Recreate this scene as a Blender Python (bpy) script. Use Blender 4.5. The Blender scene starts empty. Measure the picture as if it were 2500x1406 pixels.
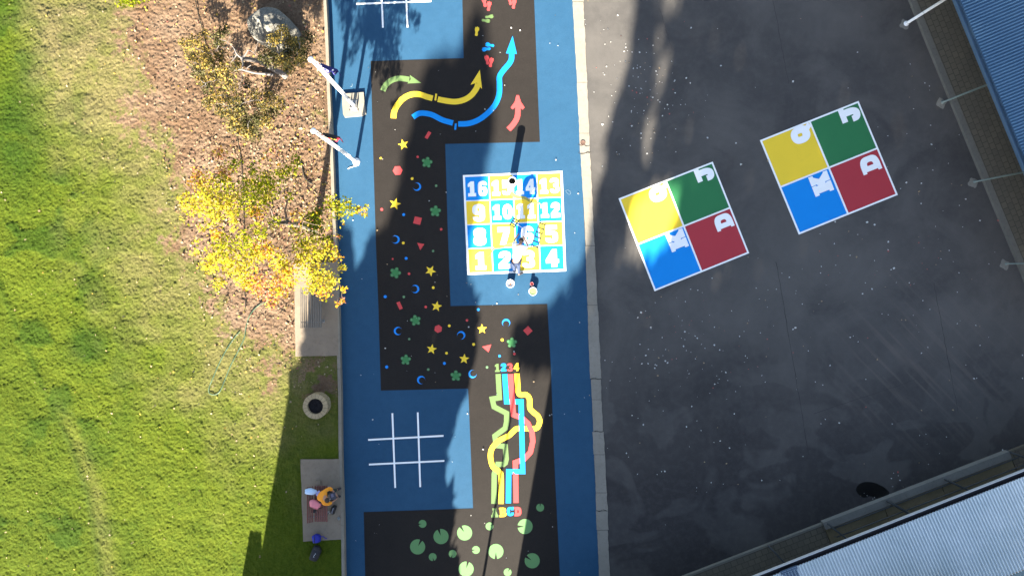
import bpy, math, random
import numpy as np
from mathutils import Vector, Matrix
from mathutils.geometry import tessellate_polygon
random.seed(7); RNG = np.random.default_rng(11)
SC = bpy.context.scene
COL = SC.collection
H = 24.0; K = 0.0144; NX, NY = 1245.0, 665.0; LZ = 0.25
TANE = 0.452; SHX = 0.17                      # sun: shadow runs (+0.17, +1) on the ground

def P(px, py, z=0.0):
    s = K*(H-z)/H
    return Vector(((px-NX)*s, (NY-py)*s, z))
def lerp(a, b, t): return a+(b-a)*t

# ------------------------------------------------------------------ object helpers
def tag(o, label=None, cat=None, group=None, kind=None):
    if label: o['label'] = label
    if cat: o['category'] = cat
    if group: o['group'] = group
    if kind: o['kind'] = kind
    return o
def empty(name, loc, rz=0.0):
    o = bpy.data.objects.new(name, None); COL.objects.link(o)
    o.empty_display_size = 0.2
    o.location = loc; o.rotation_euler = (0, 0, rz)
    return o
def link(name, me, parent=None, world=True):
    o = bpy.data.objects.new(name, me); COL.objects.link(o)
    if parent is not None:
        o.parent = parent
        if world:
            o.matrix_parent_inverse = (Matrix.Translation(parent_world(parent)[0]) @ Matrix.Rotation(parent_world(parent)[1], 4, 'Z')).inverted()
    return o
def parent_world(p):
    loc = Vector(p.location); rz = p.rotation_euler[2]
    return loc, rz
class MB:
    def __init__(s): s.v = []; s.f = []; s.m = []
    def add(s, vs, fs, mi=0):
        b = len(s.v); s.v += [tuple(v) for v in vs]
        for f in fs: s.f.append([b+i for i in f]); s.m.append(mi)
        return s
    def box(s, c, d, rz=0.0, mi=0, tilt=None):
        x, y, z = d[0]/2, d[1]/2, d[2]/2
        M = Matrix.Rotation(rz, 3, 'Z')
        if tilt is not None: M = M @ tilt
        vs = [Vector(c) + M @ Vector((sx*x, sy*y, sz*z)) for sx in (-1, 1) for sy in (-1, 1) for sz in (-1, 1)]
        return s.add(vs, [(0,1,3,2),(4,6,7,5),(0,4,5,1),(2,3,7,6),(0,2,6,4),(1,5,7,3)], mi)
    def tube(s, pts, rad, n=8, mi=0, cap=True):
        pts = [Vector(p) for p in pts]
        if not hasattr(rad, '__len__'): rad = [rad]*len(pts)
        rings = []; up = Vector((0.13, 0.29, 1)).normalized()
        for i, p in enumerate(pts):
            t = (pts[min(i+1, len(pts)-1)] - pts[max(i-1, 0)]).normalized()
            u = up if abs(t.dot(up)) < 0.95 else Vector((1, 0.1, 0))
            a = t.cross(u).normalized(); b = t.cross(a).normalized()
            rings.append([p + (a*math.cos(2*math.pi*k/n) + b*math.sin(2*math.pi*k/n))*rad[i] for k in range(n)])
        vs = [v for r in rings for v in r]; fs = []
        for i in range(len(pts)-1):
            for k in range(n):
                fs.append((i*n+k, i*n+(k+1) % n, (i+1)*n+(k+1) % n, (i+1)*n+k))
        if cap:
            fs.append(tuple(range(n))); fs.append(tuple((len(pts)-1)*n+k for k in reversed(range(n))))
        return s.add(vs, fs, mi)
    def lathe(s, c, prof, n=24, mi=0):
        c = Vector(c); vs = []; fs = []
        for r, z in prof:
            for k in range(n):
                a = 2*math.pi*k/n; vs.append(c+Vector((r*math.cos(a), r*math.sin(a), z)))
        for i in range(len(prof)-1):
            for k in range(n):
                fs.append((i*n+k, i*n+(k+1) % n, (i+1)*n+(k+1) % n, (i+1)*n+k))
        return s.add(vs, fs, mi)
    def prism(s, poly, z0, z1, mi=0, bevel=0.0):
        n = len(poly); vs = [(p[0], p[1], z0) for p in poly]+[(p[0], p[1], z1) for p in poly]
        fs = [(i, (i+1) % n, n+(i+1) % n, n+i) for i in range(n)]
        s.add(vs, fs, mi)
        return s.flat([poly], z1, mi)
    def flat(s, loops, z, mi=0):
        lv = [[Vector((p[0], p[1], 0)) for p in l] for l in loops]
        tris = tessellate_polygon(lv); allv = [v for l in lv for v in l]
        fs = []
        for t in tris:
            a, b, c = (allv[i] for i in t)
            fs.append(t if (b-a).cross(c-a).z > 0 else (t[0], t[2], t[1]))
        return s.add([(v.x, v.y, z) for v in allv], fs, mi)
    def build(s, name, mats, parent=None, smooth=False):
        me = bpy.data.meshes.new(name); me.from_pydata(s.v, [], s.f)
        mats = mats if isinstance(mats, (list, tuple)) else [mats]
        for m in mats: me.materials.append(m)
        me.polygons.foreach_set('material_index', s.m)
        if smooth: me.polygons.foreach_set('use_smooth', [True]*len(s.f))
        me.update()
        return link(name, me, parent)
def mesh_np(name, V, F, mats, mi=None, parent=None, smooth=False):
    me = bpy.data.meshes.new(name); F = np.asarray(F); n, k = F.shape
    me.vertices.add(len(V)); me.vertices.foreach_set('co', np.asarray(V, dtype=np.float32).ravel())
    me.loops.add(n*k); me.loops.foreach_set('vertex_index', F.astype(np.int32).ravel())
    me.polygons.add(n); me.polygons.foreach_set('loop_start', (np.arange(n)*k).astype(np.int32))
    me.polygons.foreach_set('loop_total', np.full(n, k, dtype=np.int32))
    for m in (mats if isinstance(mats, (list, tuple)) else [mats]): me.materials.append(m)
    if mi is not None: me.polygons.foreach_set('material_index', np.asarray(mi, dtype=np.int32))
    if smooth: me.polygons.foreach_set('use_smooth', np.ones(n, dtype=bool))
    me.update(calc_edges=True); me.validate()
    return link(name, me, parent)

# ------------------------------------------------------------------ materials
def mat(name):
    m = bpy.data.materials.new(name); m.use_nodes = True
    nt = m.node_tree; return m, nt, nt.nodes['Principled BSDF']
def N(nt, t, **kw):
    n = nt.nodes.new(t)
    for k, v in kw.items():
        if k in n.inputs: n.inputs[k].default_value = v
        else: setattr(n, k, v)
    return n
def pos(nt): return N(nt, 'ShaderNodeNewGeometry').outputs['Position']
def noise(nt, scale, detail=3, rough=.55, vec=None, dist=0.0):
    n = N(nt, 'ShaderNodeTexNoise', Scale=scale, Detail=detail, Roughness=rough, Distortion=dist)
    nt.links.new(vec if vec is not None else pos(nt), n.inputs['Vector']); return n.outputs['Fac']
def ramp(nt, fac, stops):
    r = N(nt, 'ShaderNodeValToRGB'); e = r.color_ramp.elements
    while len(e) < len(stops): e.new(0.5)
    for el, (p, c) in zip(e, stops):
        el.position = p; el.color = (*c, 1) if hasattr(c, '__len__') else (c, c, c, 1)
    nt.links.new(fac, r.inputs['Fac']); return r.outputs['Color']
def mix(nt, fac, a, b, mode='MIX'):
    n = nt.nodes.new('ShaderNodeMix'); n.data_type = 'RGBA'; n.blend_type = mode
    for sock, v in ((n.inputs[0], fac), (n.inputs[6], a), (n.inputs[7], b)):
        if hasattr(v, 'links'): nt.links.new(v, sock)
        elif hasattr(v, '__len__'): sock.default_value = (*v, 1) if len(v) == 3 else v
        else: sock.default_value = v
    return n.outputs[2]
def mth(nt, op, a, b=0.0):
    n = nt.nodes.new('ShaderNodeMath'); n.operation = op
    for s, v in ((n.inputs[0], a), (n.inputs[1], b)):
        if hasattr(v, 'links'): nt.links.new(v, s)
        else: s.default_value = v
    return n.outputs[0]
def bump(nt, bsdf, h, strength=.3, dist=.01):
    b = N(nt, 'ShaderNodeBump', Strength=strength, Distance=dist)
    nt.links.new(h, b.inputs['Height']); nt.links.new(b.outputs['Normal'], bsdf.inputs['Normal'])
def simple(name, col, rough=.6, var=.18, scale=6, metal=0.0, spec=.3, bs=0.0):
    m, nt, b = mat(name)
    f = noise(nt, scale, 4)
    g = noise(nt, scale*9, 2)
    c = mix(nt, f, [max(0, x*(1-var)) for x in col], [min(1, x*(1+var)) for x in col])
    c = mix(nt, mth(nt, 'MULTIPLY', g, var), c, [x*.6 for x in col])
    nt.links.new(c, b.inputs['Base Color'])
    b.inputs['Roughness'].default_value = rough; b.inputs['Metallic'].default_value = metal
    b.inputs['Specular IOR Level'].default_value = spec
    if bs: bump(nt, b, noise(nt, scale*12, 2), bs)
    return m
def paint(name, col, worn=.10, rough=.75):
    """road paint: slight patchiness, fine grain of the asphalt showing through"""
    m, nt, b = mat(name)
    big = noise(nt, .8, 4, .6); fine = noise(nt, 55, 2, .6); mid = noise(nt, 7, 4, .6)
    c = mix(nt, big, [x*(1-worn) for x in col], [min(1, x*(1+worn)) for x in col])
    c = mix(nt, mth(nt, 'MULTIPLY', ramp(nt, fine, [(.45, 0.0), (.75, 1.0)]), worn*1.6), c, [x*.45+.01 for x in col])
    c = mix(nt, mth(nt, 'MULTIPLY', ramp(nt, mid, [(.55, 0.0), (.8, 1.0)]), worn), c, [min(1, x*.8+.05) for x in col])
    sc_ = noise(nt, 1.6, 6, .75, dist=1.5)
    c = mix(nt, mth(nt, 'MULTIPLY', ramp(nt, sc_, [(.56, 0.0), (.72, 1.0)]), .16), c, [x*.55+.02 for x in col])
    nt.links.new(c, b.inputs['Base Color']); b.inputs['Roughness'].default_value = rough
    b.inputs['Specular IOR Level'].default_value = .2
    bump(nt, b, fine, .25, .004)
    return m
def leafmat(name, c1, c2, transl=.45):
    m, nt, b = mat(name)
    f = noise(nt, 9, 2)
    c = mix(nt, ramp(nt, f, [(.3, 0.0), (.7, 1.0)]), c1, c2)
    d = N(nt, 'ShaderNodeBsdfDiffuse'); t = N(nt, 'ShaderNodeBsdfTranslucent')
    nt.links.new(c, d.inputs['Color']); nt.links.new(c, t.inputs['Color'])
    ms = N(nt, 'ShaderNodeMixShader'); ms.inputs[0].default_value = transl
    nt.links.new(d.outputs[0], ms.inputs[1]); nt.links.new(t.outputs[0], ms.inputs[2])
    nt.links.new(ms.outputs[0], nt.nodes['Material Output'].inputs['Surface'])
    return m

WHITE = paint('white_line_paint', (.80, .80, .78), .06)
YEL = paint('yellow_paint', (.76, .52, .035), .05)
CYAN = paint('bright_blue_paint', (.003, .21, .60), .05)
REDC = paint('court_red_paint', (.36, .035, .045), .06)
GRNC = paint('court_green_paint', (.025, .15, .055), .07)
RED = paint('red_shape_paint', (.50, .055, .055), .08)
GRN = paint('green_shape_paint', (.10, .165, .058), .08)
LILY = paint('lily_green_paint', (.105, .225, .085), .06)
FLOW = paint('flower_green_paint', (.04, .17, .055), .08)
FLOWL = paint('flower_petal_edge_paint', (.10, .20, .10), .08)
MOON = paint('moon_blue_paint', (.01, .20, .62), .06)
SNAKE = paint('snake_olive_paint', (.30, .28, .07), .1)
LADD = paint('ladder_dark_paint', (.008, .025, .03), .1)
CHALK = paint('chalk', (.16, .22, .26), .2)

# blue coating
def coat(name, ca, cb, speck):
    m, nt, b = mat(name)
    big = noise(nt, .35, 5, .6, dist=.4); mid = noise(nt, 3.2, 5, .65); fine = noise(nt, 70, 2, .7)
    c = mix(nt, ramp(nt, big, [(.3, 0.0), (.7, 1.0)]), ca, cb)
    c = mix(nt, mth(nt, 'MULTIPLY', ramp(nt, mid, [(.4, 0.0), (.75, 1.0)]), .35), c, [x*.72 for x in ca])
    c = mix(nt, mth(nt, 'MULTIPLY', ramp(nt, fine, [(.5, 0.0), (.72, 1.0)]), .55), c, speck)
    nt.links.new(c, b.inputs['Base Color']); b.inputs['Roughness'].default_value = .62
    b.inputs['Specular IOR Level'].default_value = .06
    bump(nt, b, fine, .35, .006)
    return m
BLUE = coat('blue_coating', (.0165, .057, .112), (.0215, .067, .126), (.042, .095, .15))
DARK = coat('dark_brown_coating', (.0150, .0135, .0126), (.0200, .0176, .0160), (.037, .033, .029))

def asphalt():
    m, nt, b = mat('asphalt')
    p = pos(nt)
    big = noise(nt, .16, 5, .55, dist=.8); sw = noise(nt, .42, 5, .6, dist=.9); mid = noise(nt, 4, 5, .7); fine = noise(nt, 80, 2, .7)
    c = mix(nt, ramp(nt, big, [(.32, 0.0), (.64, 1.0)]), (.043, .041, .040), (.080, .075, .069))
    c = mix(nt, mth(nt, 'MULTIPLY', ramp(nt, sw, [(.46, 0.0), (.78, 1.0)]), .6), c, (.112, .104, .095))
    c = mix(nt, mth(nt, 'MULTIPLY', ramp(nt, sw, [(.28, 1.0), (.42, 0.0)]), .45), c, (.034, .032, .033))
    # old water stains with soft outlines, toward the building corner
    st = noise(nt, .38, 3, .45, dist=1.2)
    sep = N(nt, 'ShaderNodeSeparateXYZ'); nt.links.new(p, sep.inputs[0])
    low = mth(nt, 'MULTIPLY_ADD', sep.outputs['Y'], -.16); low.node.inputs[2].default_value = -.25
    low = mth(nt, 'MINIMUM', mth(nt, 'MAXIMUM', low, 0.0), 1.0)
    s2 = mth(nt, 'MULTIPLY', ramp(nt, st, [(.47, 0.0), (.51, 1.0)]), low)
    c = mix(nt, mth(nt, 'MULTIPLY', low, .42), c, (.026, .024, .025))
    c = mix(nt, mth(nt, 'MULTIPLY', s2, .62), c, (.020, .018, .019))
    mp = N(nt, 'ShaderNodeMapping', vector_type='TEXTURE'); mp.inputs['Rotation'].default_value = (0, 0, math.radians(-46)); mp.inputs['Scale'].default_value = (3.4, .22, 1)  # pale diagonal streaks: reflected light painted into the asphalt colour
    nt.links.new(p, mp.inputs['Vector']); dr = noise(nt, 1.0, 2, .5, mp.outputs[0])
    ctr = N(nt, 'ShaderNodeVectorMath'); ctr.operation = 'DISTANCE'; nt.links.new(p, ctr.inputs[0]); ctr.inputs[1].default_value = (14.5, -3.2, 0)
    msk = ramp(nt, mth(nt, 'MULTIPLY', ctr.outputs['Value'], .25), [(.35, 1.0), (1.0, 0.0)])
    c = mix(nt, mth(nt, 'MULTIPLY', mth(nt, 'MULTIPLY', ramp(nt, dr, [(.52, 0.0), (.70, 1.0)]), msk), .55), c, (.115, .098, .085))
    c = mix(nt, mth(nt, 'MULTIPLY', ramp(nt, mid, [(.45, 0.0), (.8, 1.0)]), .3), c, (.10, .095, .09))
    c = mix(nt, mth(nt, 'MULTIPLY', ramp(nt, fine, [(.55, 0.0), (.78, 1.0)]), .35), c, (.11, .105, .10))
    c = mix(nt, mth(nt, 'MULTIPLY', ramp(nt, fine, [(.25, 1.0), (.45, 0.0)]), .5), c, (.025, .025, .026))
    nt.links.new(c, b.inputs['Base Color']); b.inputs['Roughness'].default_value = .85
    b.inputs['Specular IOR Level'].default_value = .2
    bump(nt, b, fine, .6, .008)
    return m
ASPH = asphalt()

def concrete(name, ca, cb, streak=None, sc=1.0):
    m, nt, b = mat(name)
    big = noise(nt, 1.1*sc, 5, .65); fine = noise(nt, 40, 3, .7); mid = noise(nt, 9, 4, .65)
    c = mix(nt, ramp(nt, big, [(.3, 0.0), (.7, 1.0)]), ca, cb)
    c = mix(nt, mth(nt, 'MULTIPLY', ramp(nt, mid, [(.5, 0.0), (.78, 1.0)]), .5), c, [x*.6 for x in ca])
    c = mix(nt, mth(nt, 'MULTIPLY', fine, .3), c, [x*.7 for x in ca])
    nt.links.new(c, b.inputs['Base Color']); b.inputs['Roughness'].default_value = .88
    b.inputs['Specular IOR Level'].default_value = .2
    bump(nt, b, fine, .4, .008)
    return m
CONC = concrete('pale_concrete', (.180, .166, .138), (.225, .208, .176))
CONCK = concrete('edging_concrete', (.17, .15, .12), (.22, .195, .155))
PADM = concrete('pad_concrete', (.165, .132, .098), (.215, .176, .132))
PADC = concrete('footing_concrete', (.19, .175, .14), (.235, .215, .18))
PATHC = concrete('path_concrete', (.125, .105, .062), (.17, .145, .092))
PATCH = concrete('patch_concrete', (.15, .145, .125), (.20, .195, .17))
KERBG = concrete('grey_kerb_concrete', (.115, .112, .098), (.15, .146, .13))
KERBL = concrete('light_kerb_concrete', (.14, .14, .13), (.185, .185, .172))

def brick(name, ang):
    m, nt, b = mat(name)
    mp = N(nt, 'ShaderNodeMapping'); mp.inputs['Rotation'].default_value = (0, 0, ang)
    nt.links.new(pos(nt), mp.inputs['Vector'])
    br = N(nt, 'ShaderNodeTexBrick'); nt.links.new(mp.outputs[0], br.inputs['Vector'])
    br.inputs['Color1'].default_value = (.115, .102, .072, 1); br.inputs['Color2'].default_value = (.088, .078, .058, 1)
    br.inputs['Mortar'].default_value = (.040, .036, .027, 1); br.inputs['Scale'].default_value = 1.0
    br.inputs['Mortar Size'].default_value = .012; br.inputs['Brick Width'].default_value = .23; br.inputs['Row Height'].default_value = .20
    br.offset = .5
    big = noise(nt, 1.2, 4, .6); fine = noise(nt, 30, 3, .7)
    c = mix(nt, mth(nt, 'MULTIPLY', ramp(nt, big, [(.35, 0.0), (.7, 1.0)]), .45), br.outputs['Color'], (.085, .078, .062))
    c = mix(nt, mth(nt, 'MULTIPLY', fine, .35), c, (.035, .03, .022))
    nt.links.new(c, b.inputs['Base Color']); b.inputs['Roughness'].default_value = .9
    bump(nt, b, br.outputs['Fac'], -.5, .01)
    return m

# ------------------------------------------------------------------ numpy noise
_tab = RNG.random((256, 256))
def vnoise(x, y):
    xi = np.floor(x).astype(int); yi = np.floor(y).astype(int); fx = x-xi; fy = y-yi
    fx = fx*fx*(3-2*fx); fy = fy*fy*(3-2*fy)
    g = lambda a, b: _tab[a % 256, b % 256]
    return (g(xi, yi)*(1-fx)+g(xi+1, yi)*fx)*(1-fy)+(g(xi, yi+1)*(1-fx)+g(xi+1, yi+1)*fx)*fy
def fbm(x, y, oct=4, lac=2.1, gain=.5):
    a = 1.0; t = 0.0; s = 0.0
    for i in range(oct):
        s = s + a*vnoise(x+17.3*i, y+5.1*i); t += a; a *= gain; x = x*lac; y = y*lac
    return s/t
def inpoly(x, y, poly):
    c = np.zeros(x.shape, dtype=bool); n = len(poly)
    for i in range(n):
        x1, y1 = poly[i]; x2, y2 = poly[(i+1) % n]
        if y1 == y2: continue
        k = ((y1 > y) != (y2 > y)) & (x < (x2-x1)*(y-y1)/(y2-y1)+x1)
        c ^= k
    return c
def polydist(x, y, poly):
    d = np.full(x.shape, 1e9)
    for i in range(len(poly)):
        x1, y1 = poly[i]; x2, y2 = poly[(i+1) % len(poly)]
        dx, dy = x2-x1, y2-y1; L = dx*dx+dy*dy+1e-9
        t = np.clip(((x-x1)*dx+(y-y1)*dy)/L, 0, 1)
        d = np.minimum(d, np.hypot(x-x1-t*dx, y-y1-t*dy))
    return np.where(inpoly(x, y, poly), -d, d)
def sstep(a, b, x):
    t = np.clip((x-a)/(b-a), 0, 1); return t*t*(3-2*t)

# ================================================================== SETTING
def struct(o): o['kind'] = 'structure'; return o
# base ground sheet reaching the horizon
GND = simple('far_ground_grass', (.05, .065, .012), .95, .35, 1.2)
mb = MB(); mb.add([(-500, -500, -.03), (500, -500, -.03), (500, 500, -.03), (-500, 500, -.03)], [(0, 1, 2, 3)])
struct(mb.build('ground', GND))
# asphalt yard
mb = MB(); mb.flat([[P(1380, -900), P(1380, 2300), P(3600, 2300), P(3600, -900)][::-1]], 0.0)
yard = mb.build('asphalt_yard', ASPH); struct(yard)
tag(yard, 'dark grey stained asphalt yard between the blue strip and the roofs')
SEAM = simple('asphalt_seam', (.032, .030, .029), .9, .3, 9)
def seam(pts, w):
    n = len(pts); vs = []
    for i, (a, b) in enumerate(pts):
        d_ = Vector((pts[min(i+1, n-1)][0]-pts[max(i-1, 0)][0], pts[min(i+1, n-1)][1]-pts[max(i-1, 0)][1])).normalized(); ww = w*random.uniform(.5, 1.3)
        for sg in (1, -1): q = P(a-d_.y*ww*sg/2, b+d_.x*ww*sg/2); vs.append((q.x, q.y, .0025))
    return vs, [(2*i, 2*i+1, 2*i+3, 2*i+2) for i in range(n-1)]
mb = MB()
for a, b, w_ in (((1880, -40), (1925, 205), 1.0), ((1895, 640), (1975, 1110), 1.2), ((1610, 20), (1640, 120), .8), ((1985, 1010), (2240, 925), .8), ((2280, 690), (2340, 1010), 1.0)):
    m_ = 26; vs, fs = seam([(lerp(a[0], b[0], i/m_)+random.uniform(-1.2, 1.2), lerp(a[1], b[1], i/m_)+random.uniform(-1, 1)) for i in range(m_+1)], w_); A_, B_, C_ = (Vector(vs[j]) for j in fs[0][:3])
    mb.add(vs, fs if (B_-A_).cross(C_-A_).z > 0 else [f[::-1] for f in fs])
struct(mb.build('asphalt_crack', SEAM))
# blue strip
EDGE = [(789, 0), (795, 130), (800, 250), (806, 400), (815, 600), (822, 800), (827, 1080), (835, 1406)]
def edge_x(py):
    ys = [e[1] for e in EDGE]; xs = [e[0] for e in EDGE]
    if py < 0: return 789+(py)*.046
    if py > 1406: return 835+(py-1406)*.025
    return float(np.interp(py, ys, xs))
def wl(pts, z=0.0): return [P(a, b, z) for a, b in pts]
RS = [(1397, 0), (1408, 200), (1418, 400), (1428, 560), (1440, 900), (1452, 1150), (1462, 1406)]
mb = MB(); mb.flat([wl([(740, -700), (780, 0), (800, 700), (815, 1406), (820, 2100), (1500, 2100), (1465, 1406), (1442, 900), (1420, 400), (1399, 0), (1370, -700)])], .004)
court = mb.build('play_surface', BLUE); struct(court); tag(court, 'long blue coated play strip beside the lawn')
DK = [(1122, -300), (1132, 143), (905, 150), (912, 400), (918, 600), (924, 750), (930, 953), (1143, 948), (1155, 1240), (888, 1249), (900, 1750), (1380, 1750),
      (1367, 1406), (1352, 1100), (1345, 900), (1336, 742), (1100, 747), (1093, 560), (1087, 352), (1318, 347), (1311, 180), (1304, 0), (1292, -300)]
mb = MB(); mb.flat([wl(DK)], .008)
dk = mb.build('painted_path', DARK); struct(dk); tag(dk, 'dark brown painted path winding along the blue strip')
# concrete drain strip, slabs with joints and slightly ragged edges
LJ = [(1397, 0), (1408, 200), (1418, 400), (1428, 560), (1440, 900), (1452, 1150), (1462, 1406)]
RJ = [(1424, 0), (1433, 200), (1442, 400), (1452, 600), (1466, 900), (1478, 1150), (1490, 1406)]
def xat(T, y):
    ys = [t[1] for t in T]; xs = [t[0] for t in T]
    if y < 0: return xs[0]+(y-0)*.055
    if y > 1406: return xs[-1]+(y-1406)*.042
    return float(np.interp(y, ys, xs))
mb = MB()
joints = [-500, -250, -150, 5, 202, 326, 374, 600, 745, 925, 975, 1053, 1109, 1202, 1246, 1293, 1430, 1700, 2000]
for a, b in zip(joints[:-1], joints[1:]):
    g = random.uniform(.8, 1.6); n = max(3, int((b-a)/9)); L = []; R = []
    jl = random.uniform(-1, 1)*(1.5 if a > 900 else .7); jr = random.uniform(-1, 1)*(1.5 if a > 900 else .7)
    for i in range(n+1):
        y = lerp(a+g/2, b-g/2, i/n); e = random.uniform(-.9, .9)
        L.append((xat(LJ, y)+jl+random.uniform(-.5, .5), y)); R.append((xat(RJ, y)+jr+e, y))
    mb.prism(wl(L+R[::-1])[::-1], -.01, .014+random.uniform(0, .008))
strip = mb.build('kerb_strip', CONC); struct(strip); tag(strip, 'pale cracked concrete strip between blue surface and asphalt')
# lawn with mulch (real relief, one sheet)
MULCH = [(340, -60), (335, 40), (318, 110), (310, 180), (312, 250), (335, 330), (390, 430), (420, 520), (432, 600), (470, 680), (505, 780), (560, 880),
         (640, 930), (700, 930), (735, 905), (850, 905), (850, -300), (300, -300)]
KX = lambda y_px: edge_x(y_px)
nx, ny = 560, 880
u = np.linspace(0, 1, nx); v = np.linspace(-260, 1600, ny)
ex = np.array([edge_x(t)+2 for t in v])
PX = -180+u[None, :]*(ex[:, None]+180); PY = np.repeat(v[:, None], nx, 1)
s = K*(H-LZ)/H
X = (PX-NX)*s; Y = (NY-PY)*s
d = polydist(PX, PY, MULCH)+ (fbm(X*1.1, Y*1.1, 4)-.5)*190 + (fbm(X*5, Y*5, 3)-.5)*120 + 45*sstep(560, 800, PY)
mul = 1-sstep(-95, 75, d)
low = np.exp(-(((PX-778)/60)**2+((PY-930)/70)**2)*.9)
mul = np.maximum(mul, low*.9*sstep(.35, .65, fbm(X*3, Y*3, 3)+.1))
# dry straw near the bed and along the top, lush away from it
straw = sstep(330, -40, polydist(PX, PY, MULCH)+(fbm(X*.7+9, Y*.7, 4)-.5)*420)
straw = np.clip(straw*.74+np.exp(-((PY+20)/210)**2)*sstep(10, 150, PX)*1.25, 0, 1)
straw *= .62+.38*sstep(.3, .65, fbm(X*2.2+3, Y*2.2, 4))
line_x = np.interp(PY, [0, 700, 890, 1080, 1200, 1406, 1500], [-260, 0, 82, 170, 215, 250, 262])
side = line_x-PX
lush = sstep(-6, 6, side)*.22 + .5*np.exp(-(side/10)**2)
lush = np.maximum(lush, 1.5*np.exp(-(((PX-215)/50)**2+((PY-842)/46)**2)**1.3)*(.6+.6*fbm(X*4, Y*4, 3)))
lush = np.maximum(lush, 1.1*np.exp(-(((PX-40)/80)**2+((PY-330)/170)**2))*sstep(.25, .7, fbm(X*1.3, Y*1.3, 3)+.15)); lush = np.maximum(lush, .9*sstep(.52, .68, fbm(X*.9+4, Y*.9+8, 3))*sstep(420, 150, PX))
lush = np.maximum(lush, .35*np.exp(-(((PX-290)/30)**2+((PY-1080)/20)**2)))
straw = np.where(side > 0, straw*.35, straw)
straw = np.maximum(straw, .42*np.exp(-((side+18)/22)**2)*sstep(900, 1200, PY)*(.3+.8*fbm(X*3, Y*3, 3)))
# paths of relief
zg = (fbm(X*8.0, Y*8.0, 3)-.5)*.030+(fbm(X*15, Y*15, 3, 2.3, .7)-.5)*.050+RNG.normal(0, .0075, X.shape)+(fbm(X*2.2, Y*2.2, 3)-.5)*.05
zm = (fbm(X*9.5+2*fbm(X*2, Y*2, 2), Y*12.5, 3)-.5)*.060+(fbm(X*21, Y*23, 2)-.5)*.040+RNG.normal(0, .004, X.shape)
Z = LZ-.02+zg*(1-mul)+zm*mul+lush*.025+(fbm(X*.4, Y*.4, 3)-.5)*.14
ed = (ex[:, None]-PX)
Z = np.where(ed < 14, lerp(LZ-.035+zm*.2, Z, np.clip(ed/14, 0, 1)), Z)
for (a, b, c, dd) in ((714, 640, 824, 872), (732, 1118, 832, 1322)):          # level under the slabs
    inside = np.clip(1-np.maximum.reduce([a-PX, PX-c, b-PY, PY-dd])/6, 0, 1)
    Z = lerp(Z, np.minimum(Z, LZ-.03), inside)
V = np.stack([X, Y, Z], -1).reshape(-1, 3)
idx = np.arange(nx*ny).reshape(ny, nx)
F = np.stack([idx[1:, :-1], idx[1:, 1:], idx[:-1, 1:], idx[:-1, :-1]], -1).reshape(-1, 4)
# coarse skirt outward
skV = []; skF = []
b0 = len(V)
x0, x1 = X.min(), X.max()
def quad(a, b, c, d2):
    i = b0+len(skV); skV.extend([a, b, c, d2]); skF.append([i, i+1, i+2, i+3])
zz = LZ-.02; yt, yb = Y.max(), Y.min()
quad((-300, yb, zz), (x0, yb, zz), (x0, yt, zz), (-300, yt, zz))
quad((-300, yt, zz), (X[0, -1], yt, zz), (X[0, -1]-4, 300, zz), (-300, 300, zz))
quad((-300, -300, zz), (X[-1, -1]+4, -300, zz), (X[-1, -1], yb, zz), (-300, yb, zz))
def lawn_mat():
    m, nt, b = mat('lawn_and_mulch')
    at = N(nt, 'ShaderNodeAttribute', attribute_name='cover'); sp = N(nt, 'ShaderNodeSeparateColor')
    nt.links.new(at.outputs['Color'], sp.inputs[0])
    mu, lu, st = sp.outputs[0], sp.outputs[1], sp.outputs[2]
    g1 = noise(nt, 2.2, 5, .65); g2 = noise(nt, 16, 4, .7); g3 = noise(nt, 55, 3, .75)
    c = mix(nt, ramp(nt, g1, [(.3, 0.0), (.7, 1.0)]), (.035, .060, .0032), (.066, .088, .0058))
    c = mix(nt, mth(nt, 'MULTIPLY', ramp(nt, g2, [(.42, 0.0), (.7, 1.0)]), .55), c, (.096, .114, .009))
    c = mix(nt, mth(nt, 'MULTIPLY', ramp(nt, g3, [(.30, 1.0), (.5, 0.0)]), .7), c, (.020, .036, .004))
    c = mix(nt, mth(nt, 'MULTIPLY', lu, .8), c, mix(nt, g2, (.006, .026, .002), (.024, .052, .003)))
    s_ = mix(nt, ramp(nt, g2, [(.3, 0.0), (.7, 1.0)]), (.098, .084, .028), (.175, .142, .075))
    s_ = mix(nt, mth(nt, 'MULTIPLY', ramp(nt, g3, [(.55, 0.0), (.75, 1.0)]), .6), s_, (.17, .14, .08))
    stm = mth(nt, 'MULTIPLY', st, ramp(nt, g3, [(.25, .55), (.65, 1.0)]))
    c = mix(nt, stm, c, s_)
    m1 = noise(nt, 1.0, 4, .6); m2 = noise(nt, 14, 4, .75, dist=.6); m3 = noise(nt, 50, 3, .8)
    k = mix(nt, ramp(nt, m1, [(.35, 0.0), (.65, 1.0)]), (.112, .068, .040), (.165, .115, .077))
    k = mix(nt, mth(nt, 'MULTIPLY', ramp(nt, m2, [(.35, 1.0), (.52, 0.0)]), .75), k, (.070, .042, .026))
    k = mix(nt, mth(nt, 'MULTIPLY', ramp(nt, m3, [(.52, 0.0), (.72, 1.0)]), .6), k, (.19, .145, .10))
    mm = mth(nt, 'MULTIPLY_ADD', mth(nt, 'SUBTRACT', g2, .5), 1.3); nt.links.new(mu, mm.node.inputs[2])
    c = mix(nt, ramp(nt, mm, [(.36, 0.0), (.64, 1.0)]), c, k)
    nt.links.new(c, b.inputs['Base Color']); b.inputs['Roughness'].default_value = .95
    b.inputs['Specular IOR Level'].default_value = .1
    bump(nt, b, g3, .9, .03)
    return m
LAWN = lawn_mat()
lawn = mesh_np('lawn', np.vstack([V, np.array(skV)]), np.vstack([F, np.array(skF)]), LAWN, smooth=True)
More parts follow.
